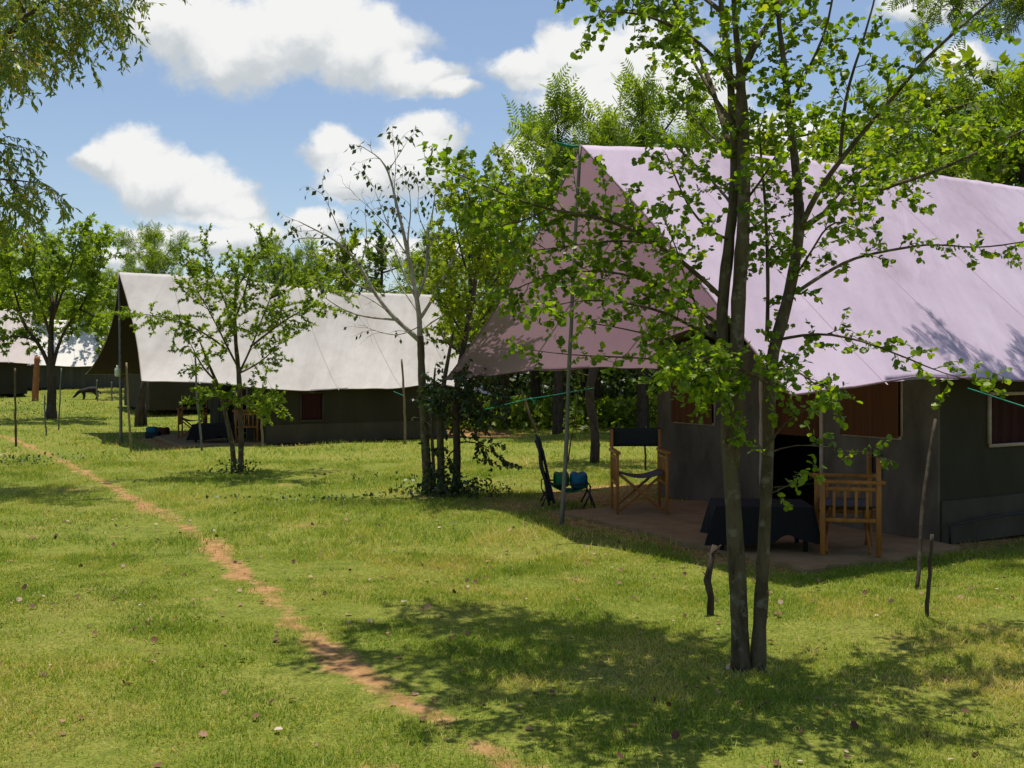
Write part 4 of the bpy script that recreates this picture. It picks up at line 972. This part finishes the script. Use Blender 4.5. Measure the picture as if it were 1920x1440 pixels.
for pts in ([(855, 800), (880, 780, -.2), (905, 760, -.3), (920, 745, -.4)], [(855, 790), (835, 760, -.3), (825, 740, -.4)], [(856, 830), (880, 820, .1), (905, 830, .2), (925, 845, .2)], [(856, 770), (875, 740, .2), (900, 725, .3)], [(856, 840), (835, 850, -.2), (828, 880, -.3)],
            [(855, 760), (850, 730, -.4), (870, 715, -.5)], [(856, 810), (850, 780, .4), (845, 750, .5)]):
    ln = T.limb(LP(pts, Y0), (.012, .004), k=5, step=.12); T.twig(ln, **{**kwU, 'length': .40, 'spacing': .045})
T.wood.build('low_branches', M['bark_dark'], T.root, True)
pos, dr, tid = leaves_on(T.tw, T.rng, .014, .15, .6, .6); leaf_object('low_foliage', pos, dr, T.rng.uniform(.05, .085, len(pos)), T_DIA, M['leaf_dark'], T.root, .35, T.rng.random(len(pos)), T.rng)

# --- small sapling behind the mauve tent pole, and trunks beyond
g = G(1065, 868); Y0 = g[1]
T = Tree('sapling', g, 'slender sapling with bright leaves just right of the mauve tent front pole', seed=51)
ln = T.limb(LP([(1064, 870), (1070, 830), (1078, 790), (1082, 750), (1086, 730)], Y0), (.016, .006), k=6)
T.twig(ln, spacing=.05, length=.3, start=.25, up=.2, tang=.4, droop=.2, n=4, taper=.2, r=.004)
T.finish(M['bark'], M['leaf_far'], .05, (.06, .11), T_DIA, droop=.6, flat=.3)

def trunk_tree(px, py, Y, ztop, r, label, lmat, seed, cr=1.6, fork=True, tmpl=T_TUFT, sz=(.09, .16), bark='bark_dark', spac=.06):
    X = (px - 960) / F * Y; g0_ = float(ground(X, Y)); T = Tree('camp_tree', (X, Y, g0_), label, seed=seed); rg = T.rng
    b = np.array([X, Y, g0_ - .1]); h = ztop - g0_
    pts = [b + [rg.normal() * .04 * k, rg.normal() * .04 * k, h * .5 * k / 4] for k in range(5)]; T.limb(pts, (r, r * .7), k=9, step=.2)
    top = T.limbs[-1][-1]
    for k in range(7):
        a = k / 7 * 2 * math.pi + rg.random(); d = np.array([math.cos(a), math.sin(a), 0]) * cr * rg.uniform(.5, 1)
        s_ = T.limbs[0][-1 - int(rg.integers(0, 5))]
        ln = T.limb([s_, s_ + d * .4 + [0, 0, h * .18], s_ + d * .85 + [0, 0, h * .33], s_ + d + [0, 0, h * rg.uniform(.38, .5)]], (r * .5, r * .12), k=6, step=.2)
        T.twig(ln, spacing=.16, length=.9, start=.25, up=.35, tang=.8, droop=.05, n=4, taper=.3, r=.008, sub=dict(spacing=.2, length=.4, start=.2, up=.2, tang=.7, droop=.06, n=3, end_extra=1))
    T.finish(M[bark], lmat, spac, sz, tmpl, droop=.2, flat=.5)
    return T
trunk_tree(1114, 0, 16.9, 5.2, .085, 'straight brown trunk between the camp chair and the mauve tent wall', M['leaf_mid'], 61, 1.2)
trunk_tree(1008, 0, 27.5, 5.2, .16, 'thick trunk at the edge of the dark thicket, seen beyond the clothesline', M['leaf_mid'], 62, 1.8)
trunk_tree(1092, 0, 29.0, 6.0, .14, 'forked trunk deep in the thicket right of the thicket edge tree', M['leaf_mid'], 63, 1.8)

# --- far left spreading tree
base = G(97, 786); Y0 = base[1]
T = Tree('spreading_tree', base, 'spreading tree with forked dark trunk at far left beside the path', seed=71)
T.limb(LP([(96, 790), (96, 760), (98, 725), (97, 700), (95, 660), (96, 610), (100, 560)], Y0), [.17, .14, .13, .12, .09, .07, .05], k=10, step=.2)
kw4 = dict(spacing=.105, length=.9, start=.3, up=.3, tang=.8, droop=.06, n=4, taper=.3, r=.008, sub=dict(spacing=.17, length=.4, start=.2, up=.15, tang=.7, droop=.06, n=3, end_extra=1))
for pts, r in (([(97, 700), (84, 665), (70, 640), (50, 618), (40, 590), (20, 560)], .07), ([(70, 640), (40, 628, -.4), (10, 630, -.6), (-20, 640, -.8)], .035), ([(98, 690), (108, 650), (125, 610), (150, 580), (170, 540)], .06), ([(125, 612), (150, 600, .5), (175, 570, .8), (200, 540, 1)], .04),
               ([(97, 640), (80, 580, -.6), (60, 520, -.9), (50, 470, -1)], .05), ([(98, 600), (120, 540, -.5), (140, 480, -.7), (150, 440, -.8)], .05), ([(98, 570), (90, 510, .5), (100, 460, .8)], .045), ([(150, 580), (180, 520), (190, 470)], .035), ([(50, 618), (20, 560, .6), (-10, 500, .8)], .04), ([(150, 580), (190, 600, -.8), (205, 640, -1)], .03), ([(98, 600), (110, 540, 1.2), (150, 500, 1.6), (190, 450, 1.8)], .04), ([(40, 590), (20, 520, -.6), (10, 450, -.8)], .04)):
    ln = T.limb(LP(pts, Y0), (r, r * .2), k=6, step=.2); T.twig(ln, **kw4)
T.finish(M['bark_dark'], M['leaf_far'], .04, (.12, .22), T_TUFT, droop=.2, flat=.5)
print('spreading', T.n)

# --- leaning dark trunk inside tent 2's shade
g = G(262, 800); m = MB(); m.tube([gz(g), P(262, 770, g[1]), P(268, 735, g[1]), P(274, 700, g[1])], [.15, .12, .10, .09], 9)
m.tube([P(274, 800, g[1]), P(272, 768, g[1]), P(268, 745, g[1])], [.04, .035, .03], 6)
o = m.build('dead_trunk', M['bark_dark'], None, True); tag(o, 'leaning dark tree trunk standing in shade under the beige fly sheet', 'tree trunk')

# --- tall drooping tree overhead at left (trunk outside the frame)
Y0 = 13.5
T = Tree('eucalyptus_tree', (-10.3, Y0, 0), 'tall tree hanging narrow drooping leaves into the top left corner', seed=81)
T.limb([(-10.3, Y0, -.1), (-10.2, Y0, 1.5), (-10.0, Y0, 3.2), (-9.6, Y0, 5.0), (-9.2, Y0, 7), (-9, Y0, 9)], [.24, .2, .18, .15, .11, .06], k=12, step=.25)
kwE = dict(spacing=.045, length=.9, start=.15, up=-.15, tang=.6, droop=.20, n=6, taper=.2, r=.005, sub=dict(spacing=.22, length=.45, start=.2, up=-.2, tang=.5, droop=.35, n=3, end_extra=1))
for pts, r, ll in (([(-250, 290), (-150, 190), (0, 78), (50, 35), (95, -5), (150, -60), (210, -90), (245, -100)], .06, .8), ([(0, 78), (60, 60, .3), (130, 55, .5), (190, 40, .6), (230, 20, .7)], .02, .75), ([(-100, 150), (-40, 110, -.5), (30, 90, -.8), (60, 110, -.9)], .02, .45),
                   ([(-250, 330), (-120, 290), (-30, 270), (10, 262), (30, 275)], .025, .5), ([(-230, 360), (-100, 340), (0, 335), (50, 340), (85, 345)], .022, .6), ([(-230, 400), (-100, 390, .4), (0, 385, .5), (30, 390, .5)], .02, .6), ([(50, 35), (20, -30, -.6), (0, -90, -.8)], .03, .9),
                   ([(95, -5), (120, -20, .6), (170, -30, .9), (235, -60, 1)], .02, .85), ([(-150, 190), (-60, 60, .8), (0, -30, 1.2), (60, -120, 1.5)], .04, 1.0)):
    ln = T.limb(LP(pts, Y0), (r, r * .25), k=7, step=.15); T.twig(ln, **{**kwE, 'length': ll * 1.15})
T.finish(M['bark'], M['leaf_euc'], .024, (.07, .13), T_EUC, droop=.8, spread=.8, flat=0.1)
print('euc', T.n)

# --- feathery tree whose limbs hang over the mauve fly from the right
T = Tree('overhanging_tree', (6.9, 7.2, 0), 'fine-leaved tree reaching into the top right corner and shading the mauve fly', seed=85)
T.limb([(6.9, 7.2, -.1), (6.85, 7.25, 1.5), (6.7, 7.4, 3.0), (6.4, 7.6, 4.4), (6.2, 7.8, 5.6)], [.13, .11, .10, .08, .05], k=10, step=.2)
for pts in ([(6.5, 7.5, 4.0), (5.9, 8.2, 4.7), (5.2, 8.9, 5.1), (4.6, 9.3, 5.2), (4.2, 9.5, 5.1)], [(6.3, 7.7, 4.9), (5.6, 8.4, 5.6), (4.9, 8.8, 6.0), (4.3, 9.0, 6.1)], [(6.5, 7.5, 4.2), (5.8, 8.6, 4.9), (5.4, 9.6, 5.2)], [(6.4, 7.6, 4.4), (5.9, 7.6, 5.6), (5.2, 7.7, 6.2)], [(5.2, 8.9, 5.1), (4.9, 9.4, 5.4), (4.9, 9.9, 5.5)]):
    ln = T.limb(pts, (.045, .01), k=6, step=.15); T.twig(ln, spacing=.05, length=.55, start=.35, up=.1, tang=.7, droop=.08, n=4, taper=.3, r=.005, sub=dict(spacing=.12, length=.25, start=.2, up=.1, tang=.7, droop=.08, n=3, end_extra=1))
T.finish(M['bark_dark'], M['leaf_mid'], .022, (.09, .15), T_PINN, droop=.3, flat=.5)

# --- background trees: four kinds built once, copied with their own crowns' turn and size
def make_bg(seed, kind, lmat, label):
    T = Tree('background_tree', (0, 0, 0), label, 'tree', 'trees beyond the tents', seed=seed); rg = T.rng
    H = 8.0
    T.limb([(0, 0, -.2), (.05, 0, 1.5), (.1, .05, 3.2), (0, .1, 5), (.05, 0, 6.6), (0, 0, 7.6)], [.17, .14, .12, .09, .05, .02], k=8, step=.3); tr = T.limbs[0]
    n = (15, 12, 18, 14)[kind]
    for k in range(n):
        f = .22 + .75 * k / n; s_ = tr[int(f * (len(tr) - 1))]; a = k * 2.4 + rg.random() * .6
        prof = (math.sin(math.pi * min(1, f * .85 + .12)) ** .7, 1.0 - .55 * f, .5 + .5 * math.sin(math.pi * f), .9 - .3 * f)[kind]
        Ln = (2.3, 2.5, 1.9, 2.2)[kind] * prof * rg.uniform(.7, 1.15); el = (.7, .35, .9, 1.1)[kind]
        d = np.array([math.cos(a), math.sin(a), 0]) * Ln
        ln = T.limb([s_, s_ + d * .5 + [0, 0, Ln * el * .3], s_ + d + [0, 0, Ln * el * .75]], (.05, .012), k=5, step=.3)
        T.twig(ln, spacing=.26, length=1.15, start=.2, up=.5, tang=.8, droop=.04, n=4, taper=.35, r=.012, sub=dict(spacing=.32, length=.55, start=.2, up=.3, tang=.8, droop=.05, n=3, end_extra=1))
    # leading shoots
    ln = tr[int(len(tr) * .6):]; T.twig(ln, spacing=.1, length=1.4, start=.1, up=1.2, tang=.8, droop=.0, n=4, taper=.3, r=.012)
    T.finish(M['bark_dark'], lmat, (.10, .07, .07, .10)[kind], (.32, .55) if kind in (0, 3) else (.18, .34), T_PINN if kind in (0, 3) else T_TUFT, droop=.1, spread=.8, flat=.45)
    print('bg', kind, T.n, flush=True); return T.root
BL = 'tree beyond the tents'
protos = [make_bg(91, 0, M['leaf_far'], BL), make_bg(92, 1, M['leaf_mid'], BL), make_bg(93, 2, M['leaf_yel'], BL), make_bg(94, 3, M['leaf_far'], BL)]
used = [False] * 4
# (px, top py, Y, kind, width scale, label)
bgs = [(1045, 142, 24, 0, .8, 'feathery tree top rising just left of the mauve tent ridge peak'),
 (1205, 112, 24.5, 3, .85, 'feathery pointed tree top above the front of the mauve ridge'),
 (1120, 215, 28, 1, .9, 'rounded green tree between two feathery tops above the mauve ridge'),
 (1310, 205, 27, 0, 1.0, 'green tree behind the stems of the foreground tree above the ridge'),
 (1430, 190, 26, 2, 1.0, 'tree mostly hidden behind the foreground tree crown centre'),
 (1560, 225, 24, 1, 1.0, 'low-topped green tree above the middle of the mauve ridge'),
 (1690, 170, 20, 0, .9, 'feathery tree over the right part of the mauve ridge'),
 (1790, 118, 19, 3, 1.0, 'tall feathery tree above the mauve ridge near the right edge'),
 (1910, 60, 18.5, 2, 1.15, 'dense bright tree cut by the right edge of the photo'),
 (1850, 150, 20, 1, 1.1, 'broad yellow green tree in the mass at upper right'),
 (2060, 60, 19, 0, 1.1, 'feathery tree just outside the right edge'),
 (950, 330, 26, 1, .9, 'dark green tree behind the bushy tree by the mauve tent'),
 (880, 370, 31, 2, 1.0, 'yellow green tree behind the right end of the beige tent'),
 (800, 430, 33, 0, .9, 'feathery green tree behind the pale bare tree'),
 (715, 405, 36, 1, .9, 'dark rounded tree above the right half of the beige ridge'),
 (650, 430, 38, 2, .9, 'darker clumped tree left of the rounded one above the beige ridge'),
 (585, 445, 40, 0, .9, 'thin tree above the middle of the beige ridge'),
 (515, 440, 37, 3, .65, 'narrow feathery tree behind the young tree top'),
 (440, 475, 43, 1, 1.0, 'low rounded tree behind the young tree crown'),
 (365, 470, 42, 2, .9, 'bright tree above the left part of the beige ridge'),
 (290, 412, 41, 3, .8, 'star-shaped feathery tree top just right of the beige tent peak'),
 (245, 475, 44, 0, .8, 'low tree between the beige tent peak and the far left tree'),
 (170, 425, 48, 1, 1.0, 'rounded tree right behind the far left tree crown'),
 (90, 440, 50, 0, 1.1, 'wide tree behind the middle of the far left tree crown'),
 (10, 410, 46, 2, 1.1, 'tree behind the far left tree, cut by the left edge'),
 (-80, 400, 48, 1, 1.1, 'rounded tree outside the left edge'),
 (-190, 420, 50, 0, 1.1, 'feathery tree further outside the left edge'),
 (1180, 330, 33, 2, 1.1, 'yellow green tree deeper behind the mauve tent front'),
 (1030, 420, 34, 1, 1.2, 'deep green tree beyond the mauve fly edge'),
 (2200, 90, 23, 3, 1.1, 'feathery tree far outside the right edge')]
for k, (px, py, Y, kd, ws, lab) in enumerate(bgs):
    o = protos[kd] if not used[kd] else copy_tree(protos[kd]); used[kd] = True
    X = (px - 960) / F * Y; g_ = float(ground(X, Y)); H = (CH - (py - HZ) / F * Y) - g_; sz = H / 8.6
    o.location = (X, Y, g_); o.scale = (sz * ws * 1.05, sz * ws * 1.05, sz); o.rotation_euler = (0, 0, k * 1.37); o['label'] = lab

# dark thicket under and behind the trees
def shrub_mass():
    rg = np.random.default_rng(99); pos = []; m = MB()
    xs = []
    for k in range(230):
        Y = rg.uniform(29, 36); X = rg.uniform(-14, 22); 
        if X < -3: Y = rg.uniform(41, 46)
        if X > 9: Y = rg.uniform(22, 30)
        h = rg.uniform(1.2, 3.4); g_ = float(ground(X, Y)); n = 300
        th = rg.random(n) * 2 * math.pi; ph = np.arccos(rg.uniform(-.2, 1, n)); rr = rg.uniform(.5, 1, n)
        pos.append(np.stack([X + 1.2 * rr * np.sin(ph) * np.cos(th), Y + 1.0 * rr * np.sin(ph) * np.sin(th), g_ + h * .5 + h * .5 * rr * np.cos(ph) - rg.random(n) * h * .3], 1))
    pos = np.concatenate(pos); d = rg.normal(size=pos.shape); 
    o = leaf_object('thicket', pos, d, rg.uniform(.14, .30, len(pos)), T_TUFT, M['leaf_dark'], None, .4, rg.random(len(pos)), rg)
    tag(o, 'dense dark thicket filling the gap under the trees behind the tents', 'thicket', kind='stuff')
shrub_mass()
def far_wood():
    rg = np.random.default_rng(98); pos = []
    for k in range(320):
        a = rg.uniform(-.75, .75); Y = rg.uniform(62, 85); X = a * Y; h = rg.uniform(3.5, 7); g_ = float(ground(X, Y)); n = 110
        th = rg.random(n) * 2 * math.pi; ph = np.arccos(rg.uniform(-1, 1, n)); rr = rg.uniform(.6, 1, n)
        pos.append(np.stack([X + 2.4 * rr * np.sin(ph) * np.cos(th), Y + 2 * rr * np.sin(ph) * np.sin(th), np.maximum(g_ + h * .5 + h * .5 * rr * np.cos(ph), g_)], 1))
    pos = np.concatenate(pos); d = rg.normal(size=pos.shape)
    o = leaf_object('far_wood', pos, d, rg.uniform(.5, .95, len(pos)), T_TUFT, M['leaf_far'], None, .4, rg.random(len(pos)), rg)
    tag(o, 'far belt of woodland closing the horizon behind the camp', 'woodland', kind='stuff')
far_wood()

# ================================================================ light
SUN_DIR = Vector((0.02, .20, 1.0)).normalized()
el = math.asin(SUN_DIR.z); azi = math.atan2(SUN_DIR.x, SUN_DIR.y)
sd = bpy.data.lights.new('sun', 'SUN'); sd.energy = 5.0; sd.angle = math.radians(.5); sd.color = (1, .93, .80)
so = bpy.data.objects.new('sun', sd); COL.objects.link(so); so.rotation_euler = SUN_DIR.to_track_quat('Z', 'Y').to_euler(); so.location = (0, 0, 30); print('VERTS', sum(len(o.data.vertices) for o in bpy.data.objects if o.type=='MESH'))
w = bpy.data.worlds.new("World"); sc.world = w; w.use_nodes = True; nt = w.node_tree; nt.nodes.clear(); L = nt.links
out = N(nt, "ShaderNodeOutputWorld"); bg = N(nt, "ShaderNodeBackground"); L.new(bg.outputs[0], out.inputs[0]); bg.inputs[1].default_value = 0.115
sky = N(nt, "ShaderNodeTexSky", sky_type='NISHITA'); sky.sun_disc = False; sky.sun_elevation = el; sky.sun_rotation = azi; sky.air_density = 1.0; sky.dust_density = 1.1; sky.ozone_density = 1.2
SKYS = .115
tc = N(nt, "ShaderNodeTexCoord"); sep = N(nt, "ShaderNodeSeparateXYZ"); L.new(tc.outputs["Generated"], sep.inputs[0])
ym = N(nt, "ShaderNodeMath", operation='MAXIMUM'); ym.inputs[1].default_value = .12; L.new(sep.outputs[1], ym.inputs[0])
uu = N(nt, "ShaderNodeMath", operation='DIVIDE'); L.new(sep.outputs[0], uu.inputs[0]); L.new(ym.outputs[0], uu.inputs[1])
vv = N(nt, "ShaderNodeMath", operation='DIVIDE'); L.new(sep.outputs[2], vv.inputs[0]); L.new(ym.outputs[0], vv.inputs[1])
cb = N(nt, "ShaderNodeCombineXYZ"); L.new(uu.outputs[0], cb.inputs[0]); L.new(vv.outputs[0], cb.inputs[1])
# warp the cloud plane a little with noise
nw = noise(nt, 9, 6, .62, cb.outputs[0]); sub = N(nt, "ShaderNodeVectorMath", operation='SUBTRACT'); sub.inputs[1].default_value = (.5, .5, .5); L.new(nw.outputs["Color"], sub.inputs[0])
wa = N(nt, "ShaderNodeVectorMath", operation='MULTIPLY_ADD'); wa.inputs[1].default_value = (.06, .055, 0); L.new(sub.outputs[0], wa.inputs[0]); L.new(cb.outputs[0], wa.inputs[2])
BL_ = [(330, 55, 130, 85), (430, 75, 150, 95), (560, 50, 160, 85), (690, 90, 120, 85), (790, 140, 85, 42), (850, 172, 50, 22),
       (255, 300, 105, 62), (330, 340, 120, 65), (410, 385, 90, 52), (180, 300, 60, 32), (455, 415, 55, 30),
       (620, 275, 62, 50), (790, 258, 74, 52), (700, 325, 100, 60), (760, 315, 95, 58), (660, 350, 70, 40),
       (990, 125, 90, 50), (1100, 110, 110, 75), (1230, 110, 120, 90), (1130, 200, 150, 70), (1290, 180, 120, 80), (1000, 290, 60, 45), (1040, 330, 60, 40),
       (440, 455, 120, 32), (290, 440, 90, 30), (590, 425, 60, 36), (1800, 115, 75, 42), (1740, 15, 110, 32), (740, 480, 200, 30), (1460, 300, 160, 90), (230, 480, 120, 22)]
def field(vec, shift):
    prev = None
    for (x, y, a, b) in BL_:
        a_, b_ = a / F, b / F; cx, cy = (x - 960) / F, (HZ - y) / F + shift * b_
        ma = N(nt, "ShaderNodeVectorMath", operation='MULTIPLY_ADD'); ma.inputs[1].default_value = (1 / a_, 1 / b_, 0); ma.inputs[2].default_value = (-cx / a_, -cy / b_, 0); L.new(vec, ma.inputs[0])
        ln = N(nt, "ShaderNodeVectorMath", operation='LENGTH'); L.new(ma.outputs[0], ln.inputs[0])
        sbt = N(nt, "ShaderNodeMath", operation='SUBTRACT'); sbt.inputs[0].default_value = 1.16; L.new(ln.outputs["Value"], sbt.inputs[1]); cur = sbt.outputs[0]
        if prev is not None:
            mxx = N(nt, "ShaderNodeMath", operation='SMOOTH_MAX'); mxx.inputs[2].default_value = .12; L.new(prev, mxx.inputs[0]); L.new(cur, mxx.inputs[1]); cur = mxx.outputs[0]
        prev = cur
    return prev
f1 = field(wa.outputs[0], 0); f2 = field(wa.outputs[0], .55)
n1 = noise(nt, 17, 11, .6, cb.outputs[0]); n1m = N(nt, "ShaderNodeMath", operation='MULTIPLY_ADD'); n1m.inputs[1].default_value = 1.5; n1m.inputs[2].default_value = -.77; L.new(n1.outputs[0], n1m.inputs[0])
ff = N(nt, "ShaderNodeMath", operation='ADD'); L.new(f1, ff.inputs[0]); L.new(n1m.outputs[0], ff.inputs[1])
mr = N(nt, "ShaderNodeMapRange", interpolation_type='SMOOTHSTEP'); mr.inputs[1].default_value = -.03; mr.inputs[2].default_value = .42; L.new(ff.outputs[0], mr.inputs[0])
# clouds elsewhere in the sky (behind and overhead)
n3 = noise(nt, 2.2, 7, .55, tc.outputs["Generated"]); mr3 = N(nt, "ShaderNodeMapRange", interpolation_type='SMOOTHSTEP'); mr3.inputs[1].default_value = .60; mr3.inputs[2].default_value = .74; L.new(n3.outputs[0], mr3.inputs[0])
front = N(nt, "ShaderNodeMapRange"); front.inputs[1].default_value = .55; front.inputs[2].default_value = .70; L.new(sep.outputs[1], front.inputs[0])
cm = N(nt, "ShaderNodeMix", data_type='FLOAT'); L.new(front.outputs[0], cm.inputs[0]); L.new(mr3.outputs[0], cm.inputs[2]); L.new(mr.outputs[0], cm.inputs[3])
# cloud brightness: sunlit tops, greyer bases
n4 = noise(nt, 22, 5, .55, wa.outputs[0]); n4m = N(nt, "ShaderNodeMath", operation='MULTIPLY_ADD'); n4m.inputs[1].default_value = 1.5; n4m.inputs[2].default_value = -.78; L.new(n4.outputs[0], n4m.inputs[0])
fb_ = N(nt, "ShaderNodeMath", operation='ADD'); L.new(f2, fb_.inputs[0]); L.new(n4m.outputs[0], fb_.inputs[1])
br = N(nt, "ShaderNodeMapRange", interpolation_type='SMOOTHSTEP'); br.inputs[1].default_value = -.10; br.inputs[2].default_value = .60; L.new(fb_.outputs[0], br.inputs[0])
cc = ramp(nt, [(0, (.50, .54, .57)), (.45, (.65, .67, .68)), (1, (.80, .80, .79))], br.outputs[0])
sc_ = N(nt, "ShaderNodeVectorMath", operation='SCALE'); sc_.inputs["Scale"].default_value = 1 / SKYS; L.new(cc.outputs[0], sc_.inputs[0])
mxs = N(nt, "ShaderNodeMix", data_type='RGBA'); mxs.clamp_result = False; L.new(cm.outputs[0], mxs.inputs[0]); L.new(sky.outputs[0], mxs.inputs[6]); L.new(sc_.outputs[0], mxs.inputs[7])
L.new(mxs.outputs[2], bg.inputs[0])

sc.view_settings.view_transform = 'Standard'; sc.view_settings.look = 'None'; sc.view_settings.exposure = .18; sc.view_settings.gamma = 1
sc.cycles.max_bounces = 7; sc.cycles.diffuse_bounces = 3; sc.cycles.transmission_bounces = 4; sc.cycles.sample_clamp_indirect = 8
